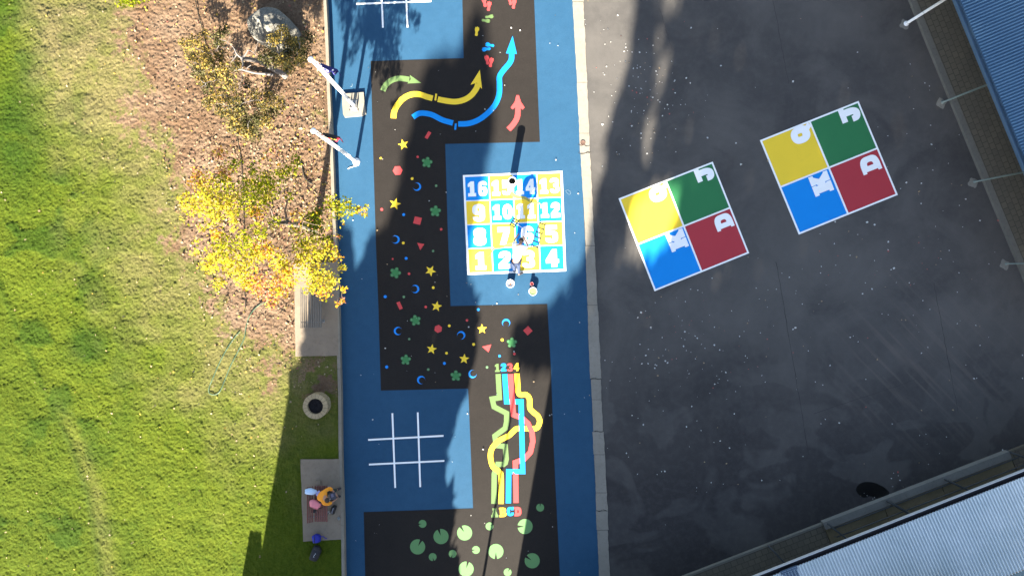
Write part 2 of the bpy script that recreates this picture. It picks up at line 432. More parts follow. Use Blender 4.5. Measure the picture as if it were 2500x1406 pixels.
ca = lawn.data.color_attributes.new('cover', 'FLOAT_COLOR', 'POINT')
cc = np.zeros((len(lawn.data.vertices), 4), dtype=np.float32); cc[:, 3] = 1
cc[:len(V), 0] = mul.ravel(); cc[:len(V), 1] = np.clip(lush, 0, 1).ravel(); cc[:len(V), 2] = np.clip(straw, 0, 1).ravel()
ca.data.foreach_set('color', cc.ravel())
struct(lawn); tag(lawn, 'sunlit green lawn with a bare mulched garden bed along the strip')
def lawn_z(px, py):
    i = int(np.clip(np.interp(py, v, np.arange(ny)), 0, ny-1)); j = int(np.clip((px+180)/(ex[i]+180)*(nx-1), 0, nx-1))
    return float(Z[i, j])
# edging: low retaining kerb along the bed
mb = MB(); prev = None
ys = list(range(-700, 2101, 20)); segs = []
for y in ys:
    x = edge_x(y); j = math.sin(y*.021)*.6
    segs.append((P(x+j, y, LZ), P(x+7.4+j, y, LZ)))
cuts = {i for i, y in enumerate(ys) if y in (300, 560, 900, 1100, 1280)}
for i in range(len(segs)-1):
    a, b = segs[i], segs[i+1]; g = .012 if i in cuts else 0.0
    q = [a[0], a[1], b[1], b[0]]
    q = [Vector((p.x, p.y-(g if k < 2 else 0), 0)) for k, p in enumerate(q)]
    vs = [(p.x, p.y, -.02) for p in q]+[(p.x, p.y, LZ+.012) for p in q]
    fs = [(4, 7, 6, 5), (0, 4, 5, 1), (1, 5, 6, 2), (2, 6, 7, 3), (3, 7, 4, 0)]
    mb.add(vs, fs)
kb = mb.build('kerb', CONCK); struct(kb); tag(kb, 'narrow concrete edging holding back the garden bed')
# slabs
for nm, q in (('concrete_pad', [(717, 642), (823, 640), (826, 868), (722, 870)]), ('concrete_pad', [(734, 1121), (829, 1120), (833, 1316), (740, 1321)])):
    r = []
    for i in range(4):
        a, b = q[i], q[(i+1) % 4]
        for t in range(10):
            r.append((lerp(a[0], b[0], t/10)+random.uniform(-.8, .8)*(i == 3), lerp(a[1], b[1], t/10)+random.uniform(-.5, .5)))
    mb = MB(); mb.prism(wl(r, LZ)[::-1], .1, LZ+.015)
    o = mb.build(nm, PADM); struct(o)
# brick path by the blue roofed building
K1 = [(2221-128, -300), (2221, 0), (2364, 350), (2505, 690), (2800, 1400)]
dirv = (P(2364, 350)-P(2221, 0)).normalized()
BRK = brick('brick_paving', -math.atan2(dirv.y, dirv.x))
def off(pts, dx, dy): return [(a+dx, b+dy) for a, b in pts]
K2 = off(K1, 13, -5); K3 = off(K1, 220, -85)
mb = MB(); mb.prism(wl(K1+K2[::-1], .10)[::-1], -.02, .125); o = mb.build('kerb', KERBG); struct(o)
mb = MB(); mb.prism(wl(K2+K3[::-1], .10)[::-1], -.02, .12); o = mb.build('brick_path', BRK); struct(o)
# path below the pale roof
def q2(a, b, t): return (lerp(a[0], b[0], t), lerp(a[1], b[1], t))
EV = Vector((656, -258)).normalized(); PV = Vector((.366, .93))
A0 = Vector((1680, 1403)); A1 = Vector((2500, 1088))
ED = (A1-A0).normalized(); ND = Vector((-ED.y, ED.x))
if ND.y < 0: ND = -ND
def pp(sdist, ndist): q = A0+ED*sdist+ND*ndist; return (q.x, q.y)
BRK2 = brick('brick_paving_lower', math.atan2(ED.y, ED.x))
mb = MB(); mb.prism(wl([pp(-600, 5), pp(352, 5), pp(352, 190), pp(-600, 190)], .12), -.02, .12); struct(mb.build('brick_path', BRK2))
mb = MB(); mb.prism(wl([pp(-600, 0), pp(352, 0), pp(352, 5), pp(-600, 5)], .12), -.02, .13); struct(mb.build('kerb', KERBG))
mb = MB()
for a, b in ((353.5, 505), (506.5, 655), (656.5, 838)):
    mb.prism(wl([pp(a, 17), pp(b, 17), pp(b, 190), pp(a, 190)], .13), -.02, .14)
struct(mb.build('concrete_path', PATHC))
mb = MB(); mb.prism(wl([pp(353, -2), pp(838, -2), pp(838, 16), pp(353, 16)], .17), -.02, .22); o = mb.build('kerb', KERBL); struct(o); tag(o, 'raised light grey concrete kerb under the railing')
mb = MB(); mb.prism(wl([pp(840, 0), pp(1600, 0), pp(1600, 190), pp(840, 190)], .12), -.02, .125); struct(mb.build('brick_path', BRK2))
# puddle stain
zz = [(415,440),(430,390),(480,355),(560,348),(640,365),(720,405),(775,450),(790,490),(770,520),(720,540),(690,555),(640,530),(570,505),(540,515),(490,520),(440,485)]
def cr(pts, n=6, closed=False):
    out = []; m = len(pts)
    rng = range(m) if closed else range(m-1)
    for i in rng:
        g = (lambda j: pts[j % m]) if closed else (lambda j: pts[min(max(j, 0), m-1)])
        p0, p1, p2, p3 = g(i-1), g(i), g(i+1), g(i+2)
        for k in range(n):
            t = k/n
            out.append(tuple(.5*((2*p1[c])+(-p0[c]+p2[c])*t+(2*p0[c]-5*p1[c]+4*p2[c]-p3[c])*t*t+(-p0[c]+3*p1[c]-3*p2[c]+p3[c])*t**3) for c in range(len(p1))))
    if not closed: out.append(tuple(pts[-1]))
    return out
WET = simple('wet_asphalt', (.006, .006, .006), .35, .3, 5)
mb = MB(); mb.flat([wl(cr([(2000+a*.2177, 1100+b*.2177) for a, b in zz], 4, True))], .004)
o = mb.build('puddle', WET); struct(o); tag(o, 'black wet patch on the asphalt beside a verandah post')

# ================================================================== PAINTED MARKINGS
ZM = .012
def marking(name, loops, m, label, cat, group=None, z=ZM, parent=None):
    mb = MB(); mb.flat([wl(l) for l in loops], z)
    o = mb.build(name, m, parent)
    return tag(o, label, cat, group)
def reg(cx, cy, r, n, a0=0, rx=1.0):
    return [(cx+r*math.cos(a0+2*math.pi*i/n)*rx, cy-r*math.sin(a0+2*math.pi*i/n)) for i in range(n)]
def ribbon(pts, w, z=ZM, zs=None):
    n = len(pts); L = []; R = []
    ww = w if hasattr(w, '__len__') else [w]*n
    for i in range(n):
        a = Vector(pts[max(i-1, 0)]); b = Vector(pts[i]); c = Vector(pts[min(i+1, n-1)])
        d1 = (b-a).normalized() if (b-a).length > 1e-6 else (c-b).normalized()
        d2 = (c-b).normalized() if (c-b).length > 1e-6 else d1
        n1 = Vector((-d1.y, d1.x)); n2 = Vector((-d2.y, d2.x)); m_ = (n1+n2)
        m_ = m_.normalized() if m_.length > 1e-4 else n1
        sc = min(1.5, 1/max(.5, m_.dot(n1)))
        L.append(b+m_*ww[i]/2*sc); R.append(b-m_*ww[i]/2*sc)
    vs = []; 
    for i in range(n):
        zi = zs[i] if zs else z
        p = P(*L[i]); vs.append((p.x, p.y, zi)); p = P(*R[i]); vs.append((p.x, p.y, zi))
    fs = [(2*i, 2*i+1, 2*i+3, 2*i+2) for i in range(n-1)]
    # orient up
    a, b, c = (Vector(vs[j]) for j in fs[0][:3])
    if (b-a).cross(c-a).z < 0: fs = [f[::-1] for f in fs]
    return vs, fs

# stars -------------------------------------------------------------
LM = []      # landmarks for the dots
def star(cx, cy, a, r, d, label):
    pts = []
    for i in range(10):
        rr = r if i % 2 == 0 else r*.42
        t = math.radians(a)+i*math.pi/5
        pts.append((cx+rr*math.cos(t), cy-rr*math.sin(t)))
    marking('painted_star', [pts], YEL, label, 'painted star', 'yellow stars painted on the dark path'); LM.append((cx, cy, d))
star(984.7, 353.6, 105, 13.5, 'topmost yellow star', 'topmost yellow star on the dark path, just below the blue arrow')
star(964.7, 498.2, 75, 15, 'large star beside a red dot', 'large yellow star near the path edge, level with the yellow leafy branch')
star(1051.3, 661.4, 62, 14, 'star pointing left at the board', 'yellow star level with the bottom of the numbered board, left of it')
star(1066, 747.7, 80, 13.5, 'star at the inner corner of the path', 'yellow star at the inner corner where the dark path turns')
star(1054, 852, 80, 13, 'star right of the lower left flower', 'yellow star below the shaded red hexagon')
star(1133.3, 875.9, 85, 13, 'star above the lowest flower', 'yellow star on the shadow edge above the lowest green flower')
star(1176.9, 803, 92, 12.5, 'fully sunlit yellow star', 'fully sunlit yellow star above the pink triangle')
# flowers
def flower(cx, cy, a, r, d, label):
    n = 60; pts = []
    for i in range(n):
        t = 2*math.pi*i/n; q = r*(.36+.64*abs(math.cos(2.5*(t-math.radians(a))))**.55)
        pts.append((cx+q*math.cos(t), cy-q*math.sin(t)))
    o = marking('painted_flower', [pts], FLOW, label, 'painted flower', 'green flowers painted on the dark path'); LM.append((cx, cy, d))
    for k in range(5):
        t = math.radians(a)+k*2*math.pi/5; mb = MB()
        mb.flat([wl(reg(cx+r*.74*math.cos(t), cy-r*.74*math.sin(t), r*.17, 10))], ZM+.004); mb.build('petal_tip', FLOWL, o)
flower(1042.6, 397, 80, 13.5, 'topmost green flower', 'topmost green flower, just left of the blue inset corner')
flower(1063, 516, 85, 14, 'flower left of the number nine', 'green flower beside the inset edge, level with the number 9')
flower(965.4, 666, 70, 14, 'flower by the left edge', 'green flower near the path edge, level with the lowest board row')
flower(1014.5, 782, 100, 13.5, 'flower above a crescent', 'green flower between the tilted red bar and the shaded red hexagon')
flower(990.6, 878, 85, 13, 'lower left flower', 'green flower in the lower left corner of the shaded path')
flower(1113, 917, 90, 13.5, 'lowest green flower', 'lowest green flower, nearest the numbered maze starts')
flower(1249.8, 836.4, 88, 13, 'sunlit green flower', 'paler sunlit green flower between the pink triangle and red diamond')
# crescents
def moon(cx, cy, th, r, d, label):
    t0 = math.radians(th); pts = []
    for i in range(25):
        t = t0+math.radians(lerp(-150, 150, i/24)); pts.append((cx+r*math.cos(t), cy-r*math.sin(t)))
    c2 = (cx-r*.28*math.cos(t0), cy+r*.28*math.sin(t0)); r2 = r*.80
    for i in range(25):
        t = t0+math.radians(lerp(142, -142, i/24)); pts.append((c2[0]+r2*math.cos(t), c2[1]-r2*math.sin(t)))
    marking('painted_crescent', [pts], MOON, label, 'painted moon', 'blue crescent moons painted on the dark path'); LM.append((cx, cy, d))
moon(1018.4, 456.3, -20, 10, 'topmost crescent', 'topmost blue crescent, below the green flower and left of number 16')
moon(965.9, 584.9, 0, 10, 'crescent by the left edge', 'blue crescent near the left edge, level with the number 8')
moon(1013.8, 705.5, 0, 10, 'crescent below the board', 'blue crescent between the two lower bars and flowers, open to the left')
moon(971.5, 807.8, 180, 10, 'crescent open to the right', 'blue crescent open to the right, below the tilted red bar')
moon(1028.3, 927, 150, 10, 'lowest crescent', 'lowest blue crescent, at the bottom edge of the shaded path')
moon(1126, 818, 45, 10, 'crescent at the shadow edge', 'blue crescent at the shadow edge, left of the sunlit star')
moon(1235.6, 788, 90, 10, 'sunlit crescent open downward', 'sunlit pale blue crescent opening downward, left of the red diamond')
moon(1153.5, 912.6, 215, 10, 'sunlit crescent open upward', 'sunlit pale blue crescent tilted upward, left of the maze numbers')
# red shapes
def rect(cx, cy, w, h, a):
    c, s_ = math.cos(math.radians(a)), math.sin(math.radians(a))
    return [(cx+x*c+y*s_, cy-x*s_+y*c) for x, y in ((-w/2, -h/2), (w/2, -h/2), (w/2, h/2), (-w/2, h/2))]
def redshape(name, pts, d, label, cat):
    marking(name, [pts], RED, label, cat); cx = sum(p[0] for p in pts)/len(pts); cy = sum(p[1] for p in pts)/len(pts); LM.append((cx, cy, d))
redshape('painted_bar', rect(1045, 330.5, 8, 18.5, -32), 'upper red bar', 'small red bar leaning right, under the blue arrow', 'painted bar')
redshape('painted_bar', rect(975.7, 745.8, 8.5, 19, 24), 'lower red bar', 'small red bar leaning left, near the shaded lower edge', 'painted bar')
redshape('painted_hexagon', reg(971, 416.9, 12, 6, .05), 'sunlit red hexagon', 'sunlit red hexagon below the topmost star', 'painted hexagon')
redshape('painted_hexagon', reg(1070, 802.6, 10, 6, .4), 'shaded red hexagon', 'shaded dark red hexagon below the inner path corner', 'painted hexagon')
redshape('painted_square', rect(1019.4, 538.9, 17.5, 17.5, -14), 'red square', 'slightly tilted red square in the middle of the dark path', 'painted square')
redshape('painted_square', rect(1288.7, 807, 16.5, 16.5, 42), 'red diamond', 'red square set on its corner, in the shade right of the path', 'painted square')
redshape('painted_triangle', [(1019, 593), (1036, 596), (1026, 611)], 'dark red triangle', 'dark red triangle pointing down, in the shaded path', 'painted triangle')
redshape('painted_triangle', [(1177, 846), (1199.4, 840.5), (1192.6, 859.5)], 'pink triangle', 'salmon red triangle in the sunlit part of the path', 'painted triangle')
# dots
D4 = [('yellow', 106, 185, 2.6), ('red', 298, 178, 3), ('yellow', 269, 291, 3.4), ('green', 394, 328, 3.2), ('red', 111, 451, 3.4), ('blue', 225, 478, 3.6), ('red', 420, 554, 3.2),
      ('yellow', 223, 625, 3.4), ('green', 378, 667, 3), ('blue', 238, 705, 3.6), ('red', 168, 708, 2.3), ('red', 253, 785, 3.2), ('yellow', 379, 857, 3.4), ('blue', 129, 904, 3.8),
      ('green', 226, 905, 3.2), ('red', 340, 957, 3.2), ('yellow', 462, 1055, 3.4), ('green', 254, 1124, 2.9), ('yellow', 448, 1197, 3.4), ('blue', 437, 1250, 3.6), ('blue', 137, 1269, 3.8), ('green', 353, 1282, 3.2)]
D5 = [('blue', 1278, 131, 3.5), ('red', 1177, 227, 3.2), ('yellow', 1237, 442, 3.6), ('yellow', 1493, 403, 3.6), ('blue', 1469, 547, 3.3), ('red', 1603, 528, 3.2), ('green', 1357, 648, 3.2)]
dots = [(c, 880+x*.4693, 300+y*.4693, r) for c, x, y, r in D4]+[(c, 820+x*.272, 720+y*.272, r) for c, x, y, r in D5]
DM = {'yellow': YEL, 'red': RED, 'green': FLOWL, 'blue': MOON}
used = {}
for c, x, y, r in dots:
    best = sorted(LM, key=lambda l: math.hypot(l[0]-x, l[1]-y))
    for l in best:
        dx, dy = x-l[0], y-l[1]
        rel = ('right of' if dx > 0 else 'left of') if abs(dx) > abs(dy) else ('below' if dy > 0 else 'above')
        lab = f'small {c} painted dot {rel} the {l[2]}'
        if lab not in used: used[lab] = 1; break
    marking('painted_dot', [reg(x, y, r, 16)], DM[c], lab, 'painted dot', 'small coloured dots painted on the dark path')

# arrows ------------------------------------------------------------
Q = lambda pts: [(800+a*.2418, b*.2418) for a, b in pts]
def arrow(body, w, head, m, label, extra=(), segs=None):
    root = empty('painted_arrow', P(*body[0][0], 0)); tag(root, label, 'painted arrow')
    for seg in body:
        c = cr(seg, 6); vs, fs = ribbon(c, w)
        mb = MB(); mb.add(vs, fs); mb.build('shaft', m, root)
    for r_ in extra:
        mb = MB(); mb.flat([wl(r_)], ZM); mb.build('break_bar', m, root)
    mb = MB(); mb.flat([wl(head)], ZM+.002); mb.build('arrowhead', m, root)
arrow([Q([(558, 920), (585, 865), (640, 818), (720, 795), (825, 806)])], 13.4, Q([(945, 842), (830, 760), (838, 805), (805, 847)]), GRN, 'short green curved arrow pointing right')
arrow([Q([(666, 1197), (672, 1130), (710, 1055), (770, 993), (850, 957), (930, 957), (1000, 980), (1060, 996)]), Q([(1112, 1005), (1200, 1022), (1290, 1030), (1380, 1010), (1450, 965), (1500, 900), (1518, 850)])], 13.8,
      Q([(1537, 710), (1442, 860), (1505, 840), (1558, 902)]), YEL, 'yellow wavy arrow with a break, pointing up', [Q([(1088, 948), (1106, 952), (1096, 1020), (1078, 1014)])])
arrow([Q([(862, 1186), (920, 1150), (980, 1147), (1060, 1165), (1160, 1215), (1265, 1245)]), Q([(1318, 1255), (1420, 1250), (1520, 1215), (1610, 1150), (1690, 1060), (1730, 960), (1735, 860), (1735, 780), (1770, 720), (1830, 650), (1855, 600), (1857, 540)])], 13.2,
      Q([(1867, 367), (1800, 543), (1910, 550)]), CYAN, 'long bright blue wavy arrow with a break, pointing up', [Q([(1284, 1250), (1304, 1250), (1298, 1313), (1278, 1313)])])
arrow([Q([(1826, 1310), (1880, 1250), (1915, 1180), (1922, 1085)])], 13.2, Q([(1905, 965), (1931, 965), (1950, 1030), (1988, 1088), (1968, 1110), (1940, 1090), (1898, 1085), (1866, 1108), (1848, 1088), (1890, 1030)]), RED, 'short red curved arrow pointing up, beside the bin shadow')
# footprints
def foot(cx, cy, L, ang, m, label, flip=1):
    out = [(-.06, -.5), (.06, -.5), (.15, -.42), (.16, -.28), (.12, -.12), (.15, .02), (.23, .16), (.25, .30), (.2, .40), (.22, .46), (.15, .49), (.12, .44), (.06, .46), (.07, .53), (-.03, .54), (-.04, .46), (-.12, .44), (-.13, .50), (-.21, .47), (-.2, .38), (-.24, .28), (-.21, .1), (-.15, -.05), (-.14, -.2), (-.17, -.35), (-.14, -.46)]
    c, s_ = math.cos(math.radians(ang)), math.sin(math.radians(ang)); pts = []
    for x, y in out:
        x *= L*flip; y *= L; pts.append((cx+x*c-y*s_, cy-(x*s_+y*c)))
    marking('painted_footprint', [pts], m, label, 'footprint', 'painted footprints at the top of the dark path')
foot(1182.8, 6, 25, 12, RED, 'red footprint cut by the top edge, left of its pair above green ones')
foot(1193.5, 16.4, 23, -8, RED, 'whole red footprint just above the green pair', -1)
foot(1245, 2, 23, 12, RED, 'red footprint at the top edge, left of the far right pair')
foot(1254.5, 11, 23, -8, RED, 'red footprint at the top edge, furthest right of all', -1)
foot(1194.5, 42, 20, -82, GRN, 'upper green footprint pointing right')
foot(1186, 51.5, 20, -98, GRN, 'lower green footprint pointing right', -1)
foot(1164, 78, 22, -6, YEL, 'single yellow footprint in the shadow')
foot(1196, 111, 21, 78, CYAN, 'upper blue footprint pointing left')
foot(1187.5, 121, 21, 96, CYAN, 'lower blue footprint pointing left', -1)
foot(1189, 147.5, 23, 10, RED, 'left red footprint of the pair below the blue ones')
foot(1198.5, 153.5, 23, -10, RED, 'right red footprint of the pair below the blue ones', -1)
# noughts and crosses grids
def ttt(lines, label):
    vs_all = MB(); root = empty('noughts_and_crosses_grid', P(*lines[0][0])); tag(root, label, 'painted grid')
    for i, (a, b) in enumerate(lines):
        vs, fs = ribbon([a, b], 4.2, ZM+(0 if i < 2 else .004)); mb = MB(); mb.add(vs, fs); mb.build('line', WHITE, root)
ttt([((958, 1008), (965, 1190)), ((1020, 1006), (1026, 1188)), ((899, 1073), (1083, 1063)), ((901, 1133), (1085, 1124))], 'white noughts and crosses grid on the shaded blue square')
ttt([((927, -110), (935, 69)), ((987, -112), (995, 68)), ((870, 11), (1053, 4)), ((867, -50), (1050, -57))], 'white noughts and crosses grid cut off by the top edge')
# ------------------------------------------------------------------ glyphs
r_ = 'r'
G = {
 '0': [[(3,0,3),(7,0,3),(9.8,3,3),(9.8,11,3),(7,14,3),(3,14,3),(.2,11,3),(.2,3,3)], [(4.1,4,.8),(5.9,4,.8),(5.9,10,.8),(4.1,10,.8)]],
 '1': [[(1,0),(9,0),(9,3.2),(7.4,3.2),(7.4,14),(4,14),(1,11.8),(1,8.8),(3,9.3),(3,3.2),(1,3.2)]],
 '2': [[(.5,0),(9.7,0),(9.7,4),(6.2,4),(9,7,1),(9.7,9.6,1),(9.4,12.6,2),(7,14,2),(3,14,2),(.8,12.2,2),(.6,9),(4.1,9),(4.4,10.3,.3),(5.4,10.3,.3),(5.6,9.3,.5),(.5,4)]],
 '3': [[(.4,3.8),(.6,1.6,1.5),(2.6,0,2),(7.4,0,2),(9.7,1.6,2),(9.7,5.4,1.5),(8.4,7.1),(9.5,8.8,1.5),(9.5,12.4,2),(7.4,14,2),(2.6,14,2),(.6,12.4,2),(.4,10.2),(4,10.2),(4.4,10.9),(5.6,10.9),(5.8,9.2),(5.2,8.6),(3.8,8.6),(3.8,5.6),(5.4,5.6),(5.9,5),(5.9,3.7),(5.5,3.1),(4.4,3.1),(4,3.8)]],
 '4': [[(.2,3.2),(.2,6),(5,14),(8.4,14),(8.4,6.2),(9.8,6.2),(9.8,3.2),(8.4,3.2),(8.4,0),(4.2,0),(4.2,3.2)], [(3.4,6.2),(4.9,6.2),(4.9,8.8)]],
 '5': [[(.4,4),(.6,1.6,1.5),(2.6,0,2),(7.2,0,2),(9.7,1.8,2),(9.7,7.6,2),(7.6,9.3,1.5),(4.2,9.3),(4.2,10.6),(9.2,10.6),(9.2,14),(.8,14),(.8,6.4),(4,6.4),(5.4,6.6),(5.9,6),(5.9,3.8),(5.4,3.1),(4.4,3.1),(4,4)]],
 '6': [[(2.8,0,2.6),(7.2,0,2.6),(9.7,2,2.6),(9.7,7,2),(7.6,8.8,1.5),(4.4,8.8),(4.4,10.6),(5.6,10.6),(5.8,9.9),(9.5,9.9),(9.4,12,2),(7.2,14,2.4),(2.8,14,2.4),(.4,12,2.6),(.4,2,2.6)], [(4.2,3.4),(5.8,3.4),(5.8,5.6),(4.2,5.6)]],
 '7': [[(.5,14),(9.6,14),(9.6,10.6),(6.4,0),(2,0),(5,10),(.5,10)]],
 '8': [[(2.6,0,2.4),(7.4,0,2.4),(9.8,1.8,2.4),(9.8,5.4,1.5),(8.8,7.2),(9.6,8.8,1.5),(9.6,12.4,2.2),(7.2,14,2.2),(2.8,14,2.2),(.4,12.4,2.2),(.4,8.8,1.5),(1.2,7.2),(.2,5.4,1.5),(.2,1.8,2.4)], [(3.8,3.5),(6.2,3.5),(6.2,4.7),(3.8,4.7)], [(3.8,9),(6.2,9),(6.2,10.2),(3.8,10.2)]],
 'Q': [[(2.8,.4,2.6),(6,.4),(7.6,-2),(10.4,-.6),(9.0,1.8),(10,4,1),(10,11,3.4),(7,14.2,3.4),(2.8,14.2,3.4),(0,11,3.4),(0,4,3)], [(4.1,6,.6),(5.9,6,.6),(5.9,9.2,.6),(4.1,9.2,.6)]],
 'J': [[(1.2,14),(10,14),(10,10),(8.9,10),(8.9,4,3),(6.8,-.2,3),(2.4,-.2,2.8),(0,2.4,2),(0,6.4),(3.7,6.4),(3.8,5),(4.2,4.8),(4.5,5.2,.3),(4.5,10),(1.2,10)]],
 'K': [[(0,0),(5.3,0),(5.3,3.2),(4.9,3.2),(4.9,4.2),(5.9,3.2),(5.6,3.2),(5.6,0),(10.6,0),(10.6,3.2),(10.1,3.2),(7.9,7.2),(9.6,10.8),(10.5,10.8),(10.5,14),(5.6,14),(5.6,10.8),(6,10.8),(4.9,9.2),(4.9,10.8),(5.3,10.8),(5.3,14),(0,14),(0,10.8),(.9,10.8),(.9,3.2),(0,3.2)]],
 'A': [[(0,0),(4.5,0),(4.5,3.4),(5.5,3.4),(5.5,0),(10,0),(10,3.6),(9.3,3.6),(7.3,9),(7.6,14),(2,14),(2,10.6),(3,10.4),(1,4),(0,3.8)]],
 'B': [[(0,0),(7.4,0,2),(9.8,1.6,2),(9.8,5.6,1.5),(8.8,7.2),(9.4,8.6,1.5),(9.4,12.4,2),(7,14,2),(0,14),(0,11.2),(1,11.2),(1,2.8),(0,2.8)], [(4.6,3),(5.8,3),(5.8,5.2),(4.6,5.2)], [(4.6,8.8),(5.6,8.8),(5.6,11),(4.6,11)]],
 'C': [[(2.6,0,2.6),(7.4,0,2.4),(9.8,2.4,2),(9.8,5.4),(6.2,5.4),(5.8,3.6),(4.8,3.6),(4.5,4.6),(4.5,9.4),(4.8,10.4),(5.8,10.4),(6.2,8.8),(9.8,8.8),(9.8,14),(7.8,14),(7.2,13.4),(6.4,14),(2.8,14,2.6),(.2,11.4,2.6),(.2,2.6,2.6)]],
 'D': [[(0,0),(6.8,0,3),(9.8,2.6,2.6),(9.8,11.4,2.6),(6.8,14,3),(0,14),(0,11.2),(1,11.2),(1,2.8),(0,2.8)], [(4.2,4.8),(5.6,4.8,.8),(6.3,5.8,.8),(6.3,8.2,.8),(5.6,9.2,.8),(4.2,9.2)]],
}
G['9'] = [[(10-p[0], 14-p[1])+tuple(p[2:]) for p in l] for l in G['6']]
def fillet(loop):
    out = []; n = len(loop)
    for i, p in enumerate(loop):
        if len(p) == 2: out.append((p[0], p[1])); continue
        a = Vector(loop[i-1][:2]); b = Vector(p[:2]); c = Vector(loop[(i+1) % n][:2]); r = p[2]
        d1 = min(r, (a-b).length*.5); d2 = min(r, (c-b).length*.5)
        s0 = b+(a-b).normalized()*d1; s1 = b+(c-b).normalized()*d2
        for k in range(6):
            t = k/5; q = s0*(1-t)**2+b*2*t*(1-t)+s1*t*t; out.append((q.x, q.y))
    return out
def glyph(text, cx, cy, w, h, rot=0.0, gap=.6):
    """loops in photo pixels for a word centred on cx, cy"""
    n = len(text); adv = 10+gap; W = n*10+(n-1)*gap; c, s_ = math.cos(math.radians(rot)), math.sin(math.radians(rot)); out = []
    for i, ch in enumerate(text):
        ls = []
        for l in G[ch]:
            q = []
            for x, y in fillet(l):
                X_ = ((x+i*adv)/W-.5)*w; Y_ = (y/14-.5)*h
                q.append((cx+X_*c-Y_*s_, cy-(X_*s_+Y_*c)))
            ls.append(q)
        out.append(ls)
    return out
def write(name, text, cx, cy, w, h, rot, m, parent, z):
    mb = MB()
    for ls in glyph(text, cx, cy, w, h, rot): mb.flat([wl(l) for l in ls], z)
    o = mb.build(name, m, parent); return o
# ------------------------------------------------------------------ snakes and ladders board
TL, TR, BR, BL = (1130, 428), (1373, 418), (1382, 662), (1141, 671)
def quadmap(c, u, v):
    a = (lerp(c[0][0], c[1][0], u), lerp(c[0][1], c[1][1], u)); b = (lerp(c[3][0], c[2][0], u), lerp(c[3][1], c[2][1], u))
    return (lerp(a[0], b[0], v), lerp(a[1], b[1], v))
BC = (TL, TR, BR, BL)
board = empty('snakes_and_ladders_board', P(1256, 545)); tag(board, 'painted board of sixteen blue and yellow numbered squares with snakes and ladders', 'floor game')
mb = MB(); mb.flat([wl([quadmap(BC, a, b) for a, b in ((0, 0), (1, 0), (1, 1), (0, 1))])], ZM); mb.build('border', WHITE, board)
nums = [[16, 15, 14, 13], [9, 10, 11, 12], [8, 7, 6, 5], [1, 2, 3, 4]]
e0 = .021; cell = (1-2*e0)/4; gl = .005
for r in range(4):
    for c in range(4):
        u0, v0 = e0+c*cell+(gl if c else 0), e0+r*cell+(gl if r else 0); u1, v1 = e0+(c+1)*cell-(gl if c < 3 else 0), e0+(r+1)*cell-(gl if r < 3 else 0)
        m = CYAN if (r+c) % 2 == 0 else YEL
        if r in (1, 3): m = YEL if c % 2 == 0 else CYAN
        mb = MB(); mb.flat([wl([quadmap(BC, a, b) for a, b in ((u0, v0), (u1, v0), (u1, v1), (u0, v1))])], ZM+.004); mb.build('square', m, board)
        cx, cy = quadmap(BC, (u0+u1)/2, (v0+v1)/2); t = str(nums[r][c])
        w, h = (33, 43) if len(t) == 1 else (50, 37)
        if t == '1': w = 32
        write('number', t, cx+(1 if len(t) == 1 else 0), cy+1, w, h, 2.2, WHITE, board, ZM+.008)
def brd_ribbon(name, pts, w, m, z):
    vs, fs = ribbon(pts, w, z); mb = MB(); mb.add(vs, fs); return mb.build(name, m, board)
S2 = lambda pts: [(1120+a*.1707, 500+b*.1707) for a, b in pts]
S1 = lambda pts: [(1100+a*.1707, 280+b*.1707) for a, b in pts]
def ladder(r1, r2, n):
    mb = MB()
    for rr in (r1, r2):
        vs, fs = ribbon(rr, 2.4, ZM+.014); mb.add(vs, fs)
    for i in range(n):
        t = (i+.5)/n; vs, fs = ribbon([q2(r1[0], r1[1], t), q2(r2[0], r2[1], t)], 2.2, ZM+.0155); mb.add(vs, fs)
    mb.build('ladder', LADD, board)
ladder(S2([(795, 188), (722, 302)]), S2([(862, 224), (784, 342)]), 4)
ladder(S2([(1166, 232), (1030, 612)]), S2([(1246, 262), (1118, 646)]), 6)
sn = cr(S1([(850, 1118), (885, 1145), (950, 1180), (1050, 1190), (1110, 1220), (1180, 1260), (1250, 1265), (1290, 1285), (1338, 1315)]), 5)
brd_ribbon('snake', sn, [lerp(9.5, 1.0, (i/len(sn))**1.1) if i > 3 else 2+2*i for i in range(len(sn))], SNAKE, ZM+.012)
sn = cr(S2([(830, 545), (780, 555), (720, 560), (660, 590), (600, 612), (520, 622), (480, 655), (460, 705), (412, 758)]), 5)
brd_ribbon('snake', sn, [lerp(7.5, .9, (i/len(sn))**1.2) for i in range(len(sn))], SNAKE, ZM+.012)
# ------------------------------------------------------------------ four square courts
def court4(c, label, letters, lh):
    root = empty('four_square_court', P(*quadmap(c, .5, .5))); tag(root, label, 'four square court', 'painted four square courts on the asphalt')
    mb = MB(); mb.flat([wl([quadmap(c, a, b) for a, b in ((0, 0), (1, 0), (1, 1), (0, 1))])], .004); mb.build('border', WHITE, root)
    b_, g_ = .017, .0085
    for (u0, u1, v0, v1, m) in ((b_, .5-g_, b_, .5-g_, YEL), (.5+g_, 1-b_, b_, .5-g_, GRNC), (b_, .5-g_, .5+g_, 1-b_, CYAN), (.5+g_, 1-b_, .5+g_, 1-b_, REDC)):
        mb = MB(); mb.flat([wl([quadmap(c, a, b) for a, b in ((u0, v0), (u1, v0), (u1, v1), (u0, v1))])], .008); mb.build('square', m, root)
    for ch, x, y in letters: write('letter', ch, x, y, lh*{'K': 1.04, 'D': .90, 'J': .86, 'Q': .90}[ch], lh*1.06, 111.5, WHITE, root, .012)
